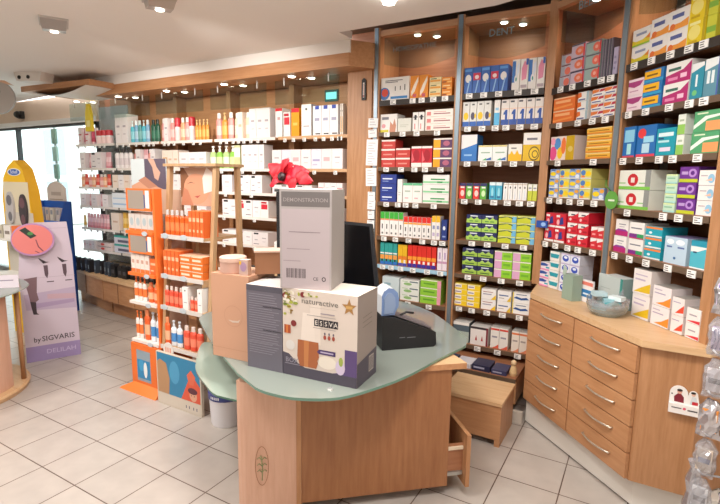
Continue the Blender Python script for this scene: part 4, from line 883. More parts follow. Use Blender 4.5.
# pink box
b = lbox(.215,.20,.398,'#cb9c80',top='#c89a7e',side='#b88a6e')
b.add([(-.0006,0,0),(-.0006,.2,0),(-.0006,.2,.398),(-.0006,0,.398)],[(3,2,1,0)],'#c4967a')
b.quad(.0,.045,.215,.0465,-.0006,'#b98a6c')
ring = ell(.125,.205,.052,.05,24); ri = ell(.125,.205,.050,.048,24)
for i in range(24):
    j = (i+1)%24
    b.add([(ring[i][0],-.0006,ring[i][1]),(ring[j][0],-.0006,ring[j][1]),(ri[j][0],-.0006,ri[j][1]),(ri[i][0],-.0006,ri[i][1])],[(0,1,2,3)],'#bf9076')
b.poly([(.095,.185),(.12,.175),(.155,.178),(.165,.195),(.15,.186),(.12,.184)],-.0009,'#d4bfb0')
tag(b.build('gift_carton', loc=(-1.702,1.558,ZT), rz=.09), 'plain salmon pink carton standing on the glass counter left of the dark text carton', 'box')
ZP = ZT+.3985
t = thing('round_box', 'small round pale pink box with lid on top of the salmon pink carton', 'box', (-1.628,1.628,ZP))
b = MB(); b.lathe([(.058,0),(.060,.003),(.060,.052)], M('#c8a090',.6), 28); b.build('base', t)
b = MB(); b.lathe([(.0625,.0525),(.0625,.070),(.058,.074)], M('#d6b3a2',.6), 28); b.build('lid', t)
# little carton and open brown display box
b = lbox(.045,.03,.072,'#c4a79c',top='#d8c6b6',side='#b58f78'); b.poly(ell(.022,.04,.016,.022,12),-.0005,'#a889a8'); b.poly([(.002,.05),(.012,.05),(.012,.065),(.002,.065)],-.0008,'#e0b030')
tag(b.build('sample_carton', loc=(-1.545,1.580,ZP), rz=.2), 'tiny lilac and yellow printed carton beside the round pink box', 'box')
t = thing('display_tray', 'open brown wooden tray box behind the tiny printed carton', 'box', (-1.500,1.635,ZP), .72)
b = MB(); b.box(0,0,0,.17,.010,.10,'#9a6a4a'); b.build('side', t)
b = MB(); b.box(0,.08,0,.17,.090,.10,'#8f6142'); b.build('side', t)
b = MB(); b.box(0,.0105,.0,.010,.0795,.10,'#a87a58'); b.box(.16,.0105,0,.17,.0795,.10,'#a87a58'); b.build('end', t)
b = MB(); b.box(-.004,-.004,.1005,.178,.096,.108,'#dcb9a4'); b.build('lid', t, bevel=.001)
# white box and sign behind
b = lbox(.10,.09,.19,W_,side='#dcd6d4'); b.quad(.055,.09,.068,.12,-.0005,'#3a3a44'); b.quad(.074,.09,.088,.125,-.0005,'#55505c')
bx = tag(b.build('cosmetics_carton', loc=(-2.06,2.43,.93), rz=.45), 'tall white carton with two dark marks on the stand behind the counter', 'box')
t = thing('display_riser', 'small beech riser on the counter glass carrying white carton and green leaf ornament', 'riser', (-2.10,2.45,ZT))
b = MB(); b.box(-.12,-.10,.2042,.16,.13,.2287,BEECHL); b.build('top', t, bevel=.002)
b = MB(); b.box(-.09,-.07,0,.13,.10,.204,BEECHZ); b.build('column', t)
b = MB(); b.slab([(0,0),(.075,0),(.075,.028),(0,.028)],0,.012,'#26262b',front='#1e1e24'); b.quad(.01,.008,.03,.02,-.0006,'#e8e4e0'); b.quad(.035,.008,.065,.02,-.0006,'#c8c4c0')
tag(b.build('sign_strip', loc=(-2.215,2.36,.930), rz=.35), 'small black strip sign with white letters behind the round pink box', 'sign')
b = MB(); b.slab([(0,0),(.03,0),(.04,.02),(.08,.035),(.085,.055),(.06,.068),(.025,.06),(.008,.03)],0,.02,'#7f9a84')
tag(b.build('leaf_ornament', loc=(-2.14,2.37,.930), rz=.4), 'grey green leaf shaped ornament behind the round pink box', 'ornament')
# black column vase with red flower
t = thing('flower_vase', 'tall black column vase behind the grey demonstration box', 'vase', (-1.66,2.10,ZT))
b = MB(); b.box(-.055,-.055,0,.055,.055,.76,'#1b1a1d'); b.build('body', t, bevel=.004)
b = MB(); b.box(-.062,-.062,.761,.11,.062,.775,'#3c3f3f'); b.build('lip', t, bevel=.002)
t = thing('artificial_flower', 'red fabric flower with dark centre on top of the black vase', 'flower', (-1.655,2.09,ZT+.797))
rnd = random.Random(5)
for i in range(15):
    ang = i*2.399; tilt = .15+.6*(i/15); ln = .085+.04*rnd.random()
    cx, cz = (-.01+.075*rnd.uniform(-1,1), .050+.015*rnd.uniform(-1,1))
    dx = Vector((math.cos(ang), -.35+.2*rnd.random(), math.sin(ang)*.42+.10)).normalized()
    up = Vector((rnd.uniform(-.4,.4), -1, .4)).normalized(); sd = dx.cross(up).normalized(); nr = sd.cross(dx)
    v = []; n = 7
    for k in range(n):
        s = k/(n-1); wd = .034*math.sin(PI*min(.97,s*.92+.06))+.003
        c = Vector((cx,0,cz))+dx*ln*s+nr*(.02*math.sin(s*PI*1.2))
        v += [c-sd*wd+nr*.006*math.sin(k*2+i), c+nr*.010, c+sd*wd+nr*.006*math.cos(k*2+i)]
    f = []
    for k in range(n-1): f += [(3*k,3*k+1,3*k+4,3*k+3),(3*k+1,3*k+2,3*k+5,3*k+4)]
    f2 = [tuple(x+3*n for x in reversed(q)) for q in f]
    b = MB(); b.add(v+[p+nr*-.0016 for p in v], f+f2, rnd.choice(['#c40d22','#d21430','#b00a1e']), True); 
    b.build('petal', t)
b = MB(); b.lathe([(.004,-.02),(.022,-.012),(.024,.004),(.012,.016)], '#2a0a10', 12); o = b.build('flower_centre', t, (-.015,-.055,.045)); o.rotation_euler = (1.4,0,0)
b = MB(); b.tube([(0,0,0),(-.01,0,.04)], .004, '#2c4a2c'); b.build('stem', t)
# monitor
t = thing('computer_monitor', 'black computer monitor seen behind the grey demonstration box', 'monitor', (-1.365,2.22,ZT))
b = MB(); b.lathe([(.10,0),(.10,.012),(.03,.02)], '#15151a', 24); b.build('base', t)
b = MB(); b.tube([(0,.03,.015),(0,.03,.26)], .018, '#15151a'); b.build('neck', t)
m = MB(); m.slab([(-.17,0),(.205,0),(.145,.40),(-.17,.42)],0,.03,'#131318'); s = m.build('screen', t, (-.01,-.03,.20), .30, bevel=.004); s.rotation_euler = (-.12,0,.30)
b = MB(); b.slab([(-.15,.02),(.18,.02),(.13,.385),(-.15,.40)],-.001,0,M('#08080b',.15)); b.build('display', s)
# small objects behind grey box: cable cluster
b = MB(); b.tube([(0,0,0),(.01,0,.10),(-.01,.01,.20),(.012,0,.27),(.03,0,.30)], .009, '#3a3533'); b.tube([(.02,0,0),(.03,0,.12),(.02,.01,.22)], .012, '#76706c')
tag(b.build('cable_bundle', loc=(-1.20,1.86,ZT)), 'bundle of dark cables between grey box and black monitor', 'cable')
# cheque printer
t = thing('receipt_printer', 'black wedge shaped cheque printer with paper roll on the glass counter', 'printer', (-1.048,2.035,ZT), math.atan2(.203,.200)+0)
prof = [(0,0),(.275,0),(.29,.01),(.285,.075),(.06,.165),(0,.17)]
b = MB(); b.slab(prof, 0, .17, '#141418'); b.quad(.09,.058,.12,.062,-.0006,'#6a6a70'); b.quad(.13,.056,.175,.06,-.0006,'#6a6a70'); b.build('body', t, bevel=.004)
b = MB(); b.slab([(.065,.169),(.27,.085),(.274,.090),(.07,.178)],.03,.14,'#6c6468'); b.build('top_panel', t)
b = MB(); pr_ = []
for i in range(11):
    an = PI*.5+PI*1.0*(-i/10)*.9+.3; pr_.append((.028+.052*math.cos(an), .215+.07*math.sin(an)))
pr_ = [(.0,.172),(.0,.27),(.012,.295),(.035,.31),(.06,.305),(.082,.285),(.09,.255),(.088,.215),(.075,.19),(.07,.172)]
b.slab(pr_, .02, .13, '#d6d8dc', front='#6f88b4'); b.slab([(.014,.18),(.012,.26),(.03,.285),(.05,.285),(.068,.262),(.072,.22),(.06,.185)],.015,.0195,'#8397b8'); b.build('paper_cover', t, bevel=.005)
b = MB(); b.tube([(.10,.05,.155),(.14,.05,.175),(.18,.05,.168)], .006, '#222226'); b.build('lever', t)
# ------------------------------------------------------------------ bucket
t = thing('bucket', 'white plastic bucket with navy blue lid standing on floor behind the counter', 'bucket', (-2.165,2.08,0))
b = MB(); b.lathe([(.095,0),(.098,.01),(.108,.175)], M('#dcdade',.35), 28); b.build('body', t)
b = MB(); b.lathe([(.113,.176),(.114,.215),(.108,.220),(.100,.221)], M('#2f3a7c',.35), 28); l_ = b.build('lid', t)
b = MB(); 
for i in range(5): b.add([(.1145*math.cos(-1.75+.12*i+k*.07), .1145*math.sin(-1.75+.12*i+k*.07), z_) for k, z_ in ((0,.188),(1,.188),(1,.205),(0,.205))],[(0,1,2,3)],'#e4e4ec')
b.build('lettering', l_)
# ------------------------------------------------------------------ wooden A frame rack with sun care
GX0, GX1 = -2.76, -2.33
t = thing('ladder_rack', 'wooden ladder rack holding orange sun care products in the middle of the shop', 'rack', (0,0,0))
for x in (GX0, GX1):
    b = MB(); b.slab([(0,0),(.03,0),(.03,1),(0,1)],0,.03,RACKW)
    b = MB(); dx = .015
    v = []
    for z, y0 in ((.3705,2.085),(1.60,2.19)): v += [(x-dx,y0,z),(x+dx,y0,z),(x+dx,y0+.03,z),(x-dx,y0+.03,z)]
    F6 = [(0,3,2,1),(4,5,6,7),(0,1,5,4),(1,2,6,5),(2,3,7,6),(3,0,4,7)]
    b.add(v, F6, RACKW); b.build('front_leg', t)
    b = MB(); v = []
    for z, y0 in ((0,2.40),(1.60,2.37)): v += [(x-dx,y0,z),(x+dx,y0,z),(x+dx,y0+.03,z),(x-dx,y0+.03,z)]
    b.add(v, F6, RACKW); b.build('rear_leg', t)
b = MB(); b.box(GX0-.03,2.17,1.60,GX1+.03,2.42,1.618,RACKW); b.build('top_board', t, bevel=.002)
GZ = [(1.151,2.10),(.885,2.085),(.675,2.07),(.405,2.055)]
GT = []
for i, (z, y0) in enumerate(GZ):
    b = MB(); b.box(GX0+.016,y0,z-.018,GX1-.016,2.395,z,RACKW); s = b.build('shelf', t)
    b = MB(); b.box(GX0+.016,y0-.006,z-.022,GX1-.016,y0-.0005,z+.006,'#cfc8c2'); b.build('shelf_rail', s)
    for x in ((-2.70,-2.52) if i < 3 else (-2.66,)):
        b = MB(); b.slab(ell(0,0,.03,.018,14) if i < 3 else ell(0,-.02,.05,.055,20), -.004,0,'#b9c2c8' if i < 3 else '#d9d2cc'); 
        if i == 3:
            for k in range(3): b.quad(-.03+.022*k,-.05,-.018+.022*k,.0,-.0045,'#d8907c')
        b.build('price_disc', s, (x,y0-.0065,z-.004))
# children poster board at the base
b = MB(); b.slab([(0,0),(.43,0),(.43,.368),(0,.368)],0,.02,'#cfc2b0',front='#cabfae')
b.quad(.01,.085,.42,.365,-.0006,'#2f7fa8'); b.quad(.01,.01,.42,.08,-.0006,'#cfc4b6')
b.poly([(.01,.085),(.12,.085),(.13,.2),(.10,.30),(.04,.32),(.01,.30)],-.0009,'#b48a64')
b.poly([(.24,.085),(.42,.085),(.42,.20),(.37,.25),(.31,.22)],-.0009,'#d8583c'); b.poly([(.30,.26),(.34,.30),(.38,.26),(.36,.20),(.32,.20)],-.0010,'#d8694c')
b.poly(ell(.355,.13,.035,.04,16),-.0012,'#d8a286'); b.poly(ell(.35,.16,.045,.022,14),-.0014,'#5c2f3a'); b.quad(.335,.125,.342,.131,-.0016,'#2c1c18'); b.quad(.362,.125,.369,.131,-.0016,'#2c1c18')
b.poly(ell(.18,.25,.05,.08,14),-.0008,'#4a98c0')
for x in (.28,.31,.35,.38): b.quad(x,.03,x+.008,.05,-.0008,'#5a5a70')
tag(b.build('poster_board', loc=(-2.76,2.022,0), rz=0), 'poster board picturing children against blue at the foot of the wooden ladder rack', 'poster')
def gprod(st, kind, x0, x1, si, h, n, m=1, row=''):
    z, y0 = GZ[si]; w = (x1-x0)/n
    for j in range(n):
        for tier in range(m):
            X = x0+w*(j+.5); pos = (nth(j)+' from left, ' if n > 1 else '')
            if kind == 'b':
                look = BT[st][0]
                me, cp = bottle_mesh(st, w-.003, h, True)
                o = place(me, 'lotion_bottle', look+', '+pos+row, 'bottle', (X,y0+.01+w*.4,z+.0006), 0, look+'s on '+row)
                c = bpy.data.objects.new('cap', cp); C.objects.link(c); c.parent = o
            else:
                look = ST[st][0]
                tr = (TIER[m][tier]+' of stack, ') if m > 1 else ''
                place(carton_mesh(st, w-.002, h, .12), 'sun_care_carton', look+', '+tr+pos+row, 'box', (X,y0+.012,z+.0006+(h+.001)*tier), 0, look+'s on '+row)
ST['o_carton'] = ('orange sun care carton','#e2682c','#eb8a50',[('r',.1,.6,.9,.75,'#f0b48c'),('r',.1,.2,.6,.3,'#f0b48c'),('r',.9,0,1,1,'#cf4f1c')])
ST['o_flat'] = ('orange and white sun care carton','#e6742c','#f0c4a4',[('r',.1,.3,.85,.6,'#f1d3bc'),('r',0,.9,1,1,'#f4d9c4')])
R1, R2, R3, R4 = ['%s shelf of ladder rack' % s for s in ('top','second','third','lowest')]
gprod('o_silver','b',-2.735,-2.50,0,.165,5,row=R1)
gprod('o_carton','c',-2.495,-2.355,0,.168,4,row=R1)
gprod('o_carton','c',-2.735,-2.58,1,.165,4,row=R2)
gprod('o_flat','c',-2.575,-2.36,1,.048,2,3,row=R2)
gprod('o_coral','b',-2.735,-2.55,2,.135,4,row=R3)
gprod('w_tall','c',-2.545,-2.49,2,.15,1,row=R3)
gprod('o_coral','b',-2.485,-2.41,2,.09,2,row='third shelf, right end, of ladder rack')
gprod('w_tall','c',-2.405,-2.36,2,.15,1,row='third shelf, right end, of ladder rack')
gprod('o_tube','b',-2.735,-2.68,3,.19,1,row=R4)
gprod('o_blue','b',-2.675,-2.56,3,.175,2,row=R4)
gprod('o_coral','b',-2.555,-2.365,3,.16,3,row=R4)
# face picture card and hand picture card
b = MB(); b.slab([(0,0),(.30,0),(.30,.25),(0,.25)],0,.008,'#d9b49c',front='#caa087')
b.poly([(0,.25),(.03,.25),(.10,.17),(.06,.08),(.0,.05)],-.0006,'#8a5a3c'); b.poly(ell(.15,.11,.12,.10,20),-.0008,'#d89878')
b.poly([(.0,.0),(.12,.0),(.07,.10),(.03,.12)],-.0010,'#c27f62'); b.poly([(.22,.08),(.30,.10),(.30,.22),(.25,.25),(.21,.18)],-.0011,'#efe2da')
b.poly([(.06,.14),(.10,.155),(.14,.145),(.10,.15)],-.0012,'#4a2c22'); b.poly([(.13,.06),(.19,.07),(.16,.05)],-.0012,'#b4554c')
tag(b.build('picture_card', loc=(-2.70,2.235,1.345)), 'large picture card of a sleeping face behind the rack posts', 'poster')
b = MB(); b.slab([(0,0),(.40,0),(.40,.26),(0,.26)],0,.008,'#c4d0d4',front='#cfd8da')
b.quad(.16,0,.40,.26,-.0006,'#5c5060'); b.poly([(.20,.26),(.25,.20),(.27,.12),(.31,.10),(.34,.16),(.30,.20),(.27,.26)],-.0008,'#c9a08c')
b.poly([(0,.0),(.4,.0),(.4,.03),(.25,.07),(.12,.10),(.0,.06)],-.0009,'#d39a7c'); b.poly([(.08,.1),(.2,.04),(.3,.06),(.16,.13)],-.0010,'#b87f66')
t = thing('hand_poster', 'pale blue and dark picture panel of hands above the orange display', 'poster', (-3.41,2.365,1.40))
b.build('picture', t)
b = MB(); b.box(.36,.010,-1.40,.385,.03,.27,RACKW); b.build('support_post', t)
# ------------------------------------------------------------------ orange cardboard display
OX0, OX1, OY = -3.13, -2.79, 2.05
ORG = '#e9732e'
t = thing('cardboard_display', 'orange cardboard sun care display standing left of the wooden ladder rack', 'display', (0,0,0))
b = MB()
b.box(OX0+.03,OY+.02,0,OX1,OY+.30,.352,ORG); b.build('base_box', t)
b = MB(); b.add([(OX0+.03,OY+.0195,.03),(OX1,OY+.0195,.03),(OX1,OY+.0195,.34),(OX0+.03,OY+.0195,.34)],[(0,1,2,3)],ORG)
b.quad(OX0+.09,.08,OX1-.10,.31,OY+.019,'#8fa0ac'); b.quad(OX0+.095,.10,OX1-.105,.24,OY+.0185,'#2f86b8'); b.poly(ell(OX0+.14,.20,.03,.045,12),OY+.018,'#3f9ccc'); b.poly(ell(OX0+.185,.17,.02,.06,12),OY+.0175,'#e8eef0'); b.build('picture_window', t)
b = MB(); v = [(OX0-.06,OY-.03,0),(OX1,OY-.03,0),(OX1,OY+.018,0),(OX0-.04,OY+.018,0),(OX0-.05,OY-.02,.012),(OX1,OY-.02,.012),(OX1,OY+.018,.06),(OX0+.05,OY+.018,.06)]
b.add(v,[(0,3,2,1),(4,5,6,7),(0,1,5,4),(1,2,6,5),(2,3,7,6),(3,0,4,7)],M('#f08038',.5)); b.build('foot', t)
b = MB(); b.box(OX1-.022,OY+.04,.352,OX1,OY+.10,1.45,ORG); b.build('side_panel', t)
b = MB(); b.box(OX0+.07,OY+.28,.352,OX1-.022,OY+.30,1.44,'#c9a58c'); b.build('back_panel', t)
OZ = [(1.16,'header'),(.865,'mid'),(.66,'bot'),(.378,'low')]
for i, (z, k) in enumerate(OZ):
    b = MB(); b.box(OX0+.03,OY+.03,z-.02,OX1-.0225,OY+.279,z,'#e4ddd6' if i > 1 else ORG); b.build('shelf', t)
    b = MB(); b.slab(ell(OX0+.24,z-.012,.028,.016,12),OY+.024,OY+.028,'#b9c2c8'); b.build('price_disc', t)
for z0, z1, lab in ((1.30,1.45,'upper'),(1.005,1.14,'lower')):
    b = MB(); b.box(OX0+.05,OY+.035,z0,OX1-.03,OY+.045,z1,ORG); b.quad(OX0+.07,z0+.012,OX1-.10,z1-.012,OY+.0344,'#9c8f84')
    b.quad(OX1-.085,z0+.02,OX1-.045,z1-.012,OY+.0344,'#e9e4e0'); b.quad(OX1-.10,z0+.02,OX1-.088,z1-.04,OY+.034,'#3a5a8a'); b.build('header_card', t)
def oprod(st, kind, x0, x1, z, h, n, row, m=1):
    w = (x1-x0)/n
    for j in range(n):
        X = x0+w*(j+.5); pos = (nth(j)+' from left, ' if n > 1 else '')
        if kind == 'b':
            look = BT[st][0]; me, cp = bottle_mesh(st, w-.003, h, True)
            o = place(me, 'lotion_bottle', look+', '+pos+row, 'bottle', (X,OY+.05+w*.4,z+.0006), 0, look+'s on '+row)
            c = bpy.data.objects.new('cap', cp); C.objects.link(c); c.parent = o
        else:
            look = ST[st][0]; place(carton_mesh(st, w-.002, h, .12), 'sun_care_carton', look+', '+pos+row, 'box', (X,OY+.052,z+.0006), 0, look+'s on '+row)
ST['o_grey'] = ('grey and orange sun care carton','#cfc6c0','#c9b0a4',[('e',.5,.55,.3,.25,'#a9b6ba'),('r',0,0,1,.12,'#e2783c')])
ST['o_pale'] = ('white sun care carton with orange base','#e6d9d0','#d9c4b8',[('r',0,0,1,.2,'#e2783c'),('r',.2,.5,.8,.7,'#c9a090')])
ORW = ['top','second','third','lowest']
oprod('o_grey','c',OX0+.04,OX1-.03,1.16,.115,4,'top shelf of orange display')
oprod('o_pale','c',OX0+.04,OX1-.10,.865,.13,4,'second shelf of orange display')
oprod('o_carton','c',OX1-.095,OX1-.03,.865,.11,1,'second shelf of orange display')
oprod('o_white','b',OX0+.04,OX0+.18,.66,.17,3,'third shelf of orange display')
oprod('o_tube','b',OX0+.185,OX1-.03,.66,.14,2,'third shelf of orange display')
oprod('o_white','b',OX0+.04,OX0+.12,.378,.20,2,'lowest shelf of orange display')
oprod('o_tube','b',OX0+.125,OX0+.19,.378,.22,1,'lowest shelf of orange display')
oprod('o_blue','b',OX0+.195,OX1-.03,.378,.21,2,'lowest shelf of orange display')
# ------------------------------------------------------------------ black cases row on the low cabinet top
rnd = random.Random(11)
for i in range(20):
    x = -5.75+i*.092+rnd.uniform(-.01,.01); z = .4312
    t_ = 'slim' if i < 9 else 'wide'
    b = MB(); hh = .15 if i < 9 else .12+.03*rnd.random(); ww = .034 if i < 9 else .075
    b.slab([(-ww/2,0),(ww/2,0),(ww/2,hh*.8),(ww*.3,hh),(-ww*.3,hh),(-ww/2,hh*.8)],0,.06,rnd.choice(['#2a2c33','#1e1e24','#3a4450']) if i < 9 else rnd.choice(['#17171b','#2c1f1c','#101014']))
    b.quad(-ww*.3,hh*.3,ww*.3,hh*.6,-.0006,'#7c8a94' if i < 9 else '#4c4c52')
    tag(b.build('glasses_case', loc=(x,3.13+rnd.uniform(0,.03),z)), ('slim dark case with grey label, ' if i < 9 else 'black glasses case, ')+nth(i)+' from left along the low cabinet top', 'case', 'dark cases along the low cabinet top')
# ------------------------------------------------------------------ paper notes on the post, thermometer
for i, (x, z, w, h, tl) in enumerate([(-1.855,1.93,.085,.07,.05),(-1.855,1.855,.075,.06,-.05),(-1.862,1.64,.10,.20,.03),(-1.860,1.48,.095,.14,-.02),(-1.855,1.37,.065,.065,.0),(-1.855,1.295,.07,.075,.04),(-1.853,1.22,.06,.065,-.03),(-1.856,1.145,.065,.065,.02),(-1.854,1.07,.06,.06,0)]):
    b = MB(); b.slab([(-w/2,0),(w/2,0),(w/2,h),(-w/2,h)],-.002,0,'#eceaea')
    for k in range(max(2,int(h/.022))): b.quad(-w*.35,h*.85-k*.02,-w*.35+w*(.4+.25*((k*7+i)%3)/2),h*.85-k*.02+.004,-.0026,'#9a98a4')
    o = b.build('paper_note', loc=(x-.01,3.3865-.0012*i,z)); o.rotation_euler = (0,tl,0)
    tag(o, 'white paper note, %s from the top of those pinned to the metal edged post' % nth(i), 'note', 'paper notes pinned to the post')
b = MB(); b.slab([(-.018,0),(.018,0),(.02,.03),(.018,.15),(.0,.165),(-.018,.15),(-.02,.03)],-.012,0,'#1a1718')
b.quad(-.006,.02,.006,.13,-.0126,'#e4ded8'); b.quad(-.002,.03,.002,.12,-.013,'#8a2a2a'); b.poly(ell(0,.03,.006,.008,10),-.0134,'#8a2a2a')
tag(b.build('wall_thermometer', loc=(-1.945,3.384,2.14)), 'black wall thermometer hanging on the beech panel beside the first tall bay', 'thermometer')
# ------------------------------------------------------------------ on the chest top
t = thing('glass_bowl', 'clear cellophane wrapped bowl of samples on the chest of drawers top', 'bowl', (-.115,2.80,.8488))
b = MB(); b.lathe([(.065,0),(.09,.02),(.103,.055),(.095,.06)], CLEAR, 24); b.build('body', t)
for i, (x, y, c) in enumerate([(-.04,-.03,'#7fb0bc'),(.03,-.02,'#4a9aa0'),(0,.03,'#9cc4cc'),(.045,.03,'#dfe8ea'),(-.05,.03,'#bcd4da')]):
    b = MB(); b.box(-.034,-.024,0,.034,.024,.022,c); b.build('sachet', t, (x*.9,y*.9,.03+.024*i/1.6), i*.9)
rnd = random.Random(4); b = MB()
n = 20; v = []
for k in range(n):
    a_ = 2*PI*k/n; r0 = .10; r1 = .09+.022*rnd.random(); hz = .07+.055*rnd.random()*(1.3 if k % 3 == 0 else .6)
    v += [(r0*math.cos(a_), r0*math.sin(a_), .045), (r1*math.cos(a_), r1*math.sin(a_), hz)]
b.add(v, [(2*k,2*((k+1)%n),2*((k+1)%n)+1,2*k+1) for k in range(n)], FOIL); b.build('cellophane', t)
t = thing('gift_bag', 'grey green paper bag standing beside the cellophane bowl', 'bag', (-.32,3.045,.8488), -.8)
b = MB(); b.prism([(-.045,-.03),(.045,-.03),(.05,.03),(-.05,.03)], 0, .15, '#8fa394'); b.build('body', t)
b = MB(); b.slab([(-.046,0),(-.02,.0),(-.012,.035),(-.04,.06)],-.004,0,'#a9bcae'); b.build('flap', t, (0,-.030,.145))
b = MB(); b.box(-.045,0,0,.045,.012,.13,'#e9e4e4'); b.quad(-.045,.03,.045,.075,-.0006,'#2f78b4'); b.quad(-.045,.10,.045,.12,-.0006,'#e07c6c'); b.quad(-.03,.045,.03,.055,-.0009,'#dfe8f0')
tag(b.build('leaflet_pack', loc=(-.235,3.01,.8495), rz=-.8), 'white leaflet pack with blue stripe behind the cellophane bowl', 'box')
b = lbox(.19,.08,.175,'#bcc6c4',top='#d4dad8',side='#93aaa8'); b.quad(.172,0,.19,.175,-.0006,'#3a8a84'); b.quad(.02,.10,.10,.104,-.0006,'#a4b0ae')
tag(b.build('storage_box', loc=(-.180,3.045,.8495), rz=-.86), 'frosted grey box with teal edge behind the cellophane bowl', 'box')
# green hanging disc at the fourth upright
b = MB(); b.slab(ell(0,0,.045,.05,20),-.004,0,'#5f9e42'); b.quad(-.02,-.006,.025,.004,-.0046,'#dfead4'); b.tube([(-.01,-.002,.05),(-.03,-.02,.08),(-.04,-.01,.11)],.003,'#4a8a34')
tag(b.build('hanging_tag', loc=(-.152,3.028,1.44), rz=-.75), 'round green hanging tag in front of the metal edged fourth upright', 'tag')
b = lbox(.07,.02,.045,'#1f4aa0'); b.poly(ell(.045,.022,.016,.014,10),-.0006,'#8fb4e4')
tag(b.build('shelf_sign', loc=(-.600,3.36,1.235), rz=-.1), 'small blue and red projecting sign on the wooden third upright', 'sign')
# die-cut leaflet holder on the angled side panel
t = thing('leaflet_holder', 'white cut out card with two small figures on the chest side panel', 'card', (.175,2.4365,.565))
b = MB(); arch = [(0,.045)]+[(.032+.032*math.cos(PI-PI*i/10),.075+.040*math.sin(PI-PI*i/10)) for i in range(11)]+[(.066,.072)]+[(.082+.016*math.cos(PI-PI*i/8),.078+.022*math.sin(PI-PI*i/8)) for i in range(9)]+[(.105,.04)]
b.slab([(0,0)]+[(0,.045)]+arch[1:]+[(.115,.03),(.115,0)],-.004,0,'#e6e2de')
b.poly([(.018,.032),(.052,.030),(.05,.06),(.04,.075),(.028,.075),(.016,.058)],-.0046,'#7c1c2c'); b.poly(ell(.034,.085,.009,.011,12),-.005,'#d4a08c'); b.poly(ell(.034,.093,.010,.007,12),-.0053,'#2c1c1c')
b.poly([(.072,.03),(.10,.03),(.092,.07),(.078,.07)],-.0046,'#c9cfd2'); b.quad(.08,.03,.10,.046,-.005,'#b8202c'); b.poly(ell(.082,.082,.007,.009,12),-.005,'#d9b09c'); b.poly(ell(.081,.090,.009,.006,12),-.0053,'#1c1618'); b.poly(ell(.008,.07,.003,.004,8),-.005,'#2c2c2c')
o = b.build('cutout', t); o.scale = (1.05,1,.88)
b = MB(); b.box(0,-.020,-.022,.115,-.0045,.026,'#e9e4e0'); b.quad(.01,.004,.045,.010,-.0206,'#6a6468'); b.poly(ell(.055,.008,.006,.007,10),-.0206,'#d45a70'); b.quad(.066,.000,.10,.007,-.0206,'#4a4448'); o = b.build('pocket', t); o.scale = (1.05,1,.88)
# wrapped goods rack at the right edge
t = thing('spinner_rack', 'tall rack of foil wrapped goods at the right edge of the photo', 'rack', (.378,2.10,0))
b = MB(); b.tube([(0,0,.02),(0,0,1.27)], .012, '#8a8a90'); b.build('pole', t)
b = MB(); b.lathe([(.07,0),(.07,.015),(.03,.02)], '#6f6f76', 24); b.build('base', t)
for i in range(7):
    b = MB(); z = 1.245-i*.155; b.tube([(0,0,z),(-.10,-.02,z),(-.115,-.022,z+.015)], .004, '#b9b9be'); b.build('hook', t)
rnd = random.Random(21)
for i in range(7):
    for side in (0,1):
        z = 1.225-i*.155; b = MB(); ww, hh = .070, .145; nx, nz = 6, 8; v = []
        for r in range(nz+1):
            for c_ in range(nx+1):
                pinch = .35 if r in (nz,) else (.75 if r == nz-1 else 1)
                v.append(((c_/nx-.5)*ww*pinch+rnd.uniform(-.004,.004), -.022*math.sin(PI*c_/nx)*math.sin(PI*min(1,(r+.6)/nz))+rnd.uniform(-.006,.006), -hh+hh*r/nz+rnd.uniform(-.003,.003)))
        f = [(r*(nx+1)+c_, r*(nx+1)+c_+1, (r+1)*(nx+1)+c_+1, (r+1)*(nx+1)+c_) for r in range(nz) for c_ in range(nx)]
        k = len(v); v += [(x_, .012-.4*y_, z_) for x_, y_, z_ in v]; f += [tuple(q+k for q in reversed(fc)) for fc in f]
        b.add(v, f, FOIL if (i+side) % 3 else M('#c9c7cc',.18,.7))
        cc = ['#c9b9d8','#b9a4c8','#d8d0d4','#d98a3c','#c9b8a8','#c4c4c8','#b8b4bc'][i]
        o = b.build('foil_wrapper', None, (.378-.098+side*.09, 2.085-side*.02, z), -.25+side*.35)
        g_ = MB(); g_.box(-.024,-.008,-.12,.024,.005,-.035,cc)
        if i < 2:
            for q in range(4): g_.tube([(-.02+q*.012,-.0095,-.115),(-.012+q*.01,-.0095,-.08),(-.02+q*.012,-.0095,-.04)],.0015,'#3a3f94')
        elif i == 3: g_.quad(-.022,-.075,.022,-.05,-.0084,'#ece4da')
        else: g_.quad(-.018,-.09,.018,-.07,-.0084,['#b02a3c','#5a6a94','#6a6a70'][i%3])
        g_.build('filling', o)
        tag(o, 'silver foil wrapped packet, %s row from the top of the right edge rack, %s side' % (nth(i), 'left' if side == 0 else 'right'), 'packet', 'foil wrapped packets on the right edge rack')
# lower wrapped bottle at right bottom
b = MB(); rnd = random.Random(9); prof = [(.022,0),(.028,.02),(.020,.06),(.030,.11),(.018,.17),(.028,.22),(.012,.27),(.024,.30)]
b.lathe([(r+.002,z) for r,z in prof], M('#c3c1c6',.2,.75), 9, smooth=False)
tag(b.build('wrapped_rose', loc=(.268,2.19,.16)), 'single silver cellophane wrapped stick low at right, in front of the chest side', 'packet')
b = MB(); b.box(-.035,-.035,0,.035,.035,.1595,'#9a8f88'); tag(b.build('display_stand', loc=(.268,2.195,0), bevel=.003), 'small grey stand on the floor under the silver wrapped stick', 'stand')
b = MB(); b.lathe([(.0,.0),(.075,.0),(.085,.05),(.06,.085),(.02,.095)], M('#d8d6d4',.3), 20); b.tube([(-.07,-.02,.05),(0,-.03,.088),(.07,-.02,.05)],.004,'#b4b4b4')
tag(b.build('cable_reel', loc=(.16,2.29,0)), 'white ribbed round object on the floor by the chest plinth', 'reel')
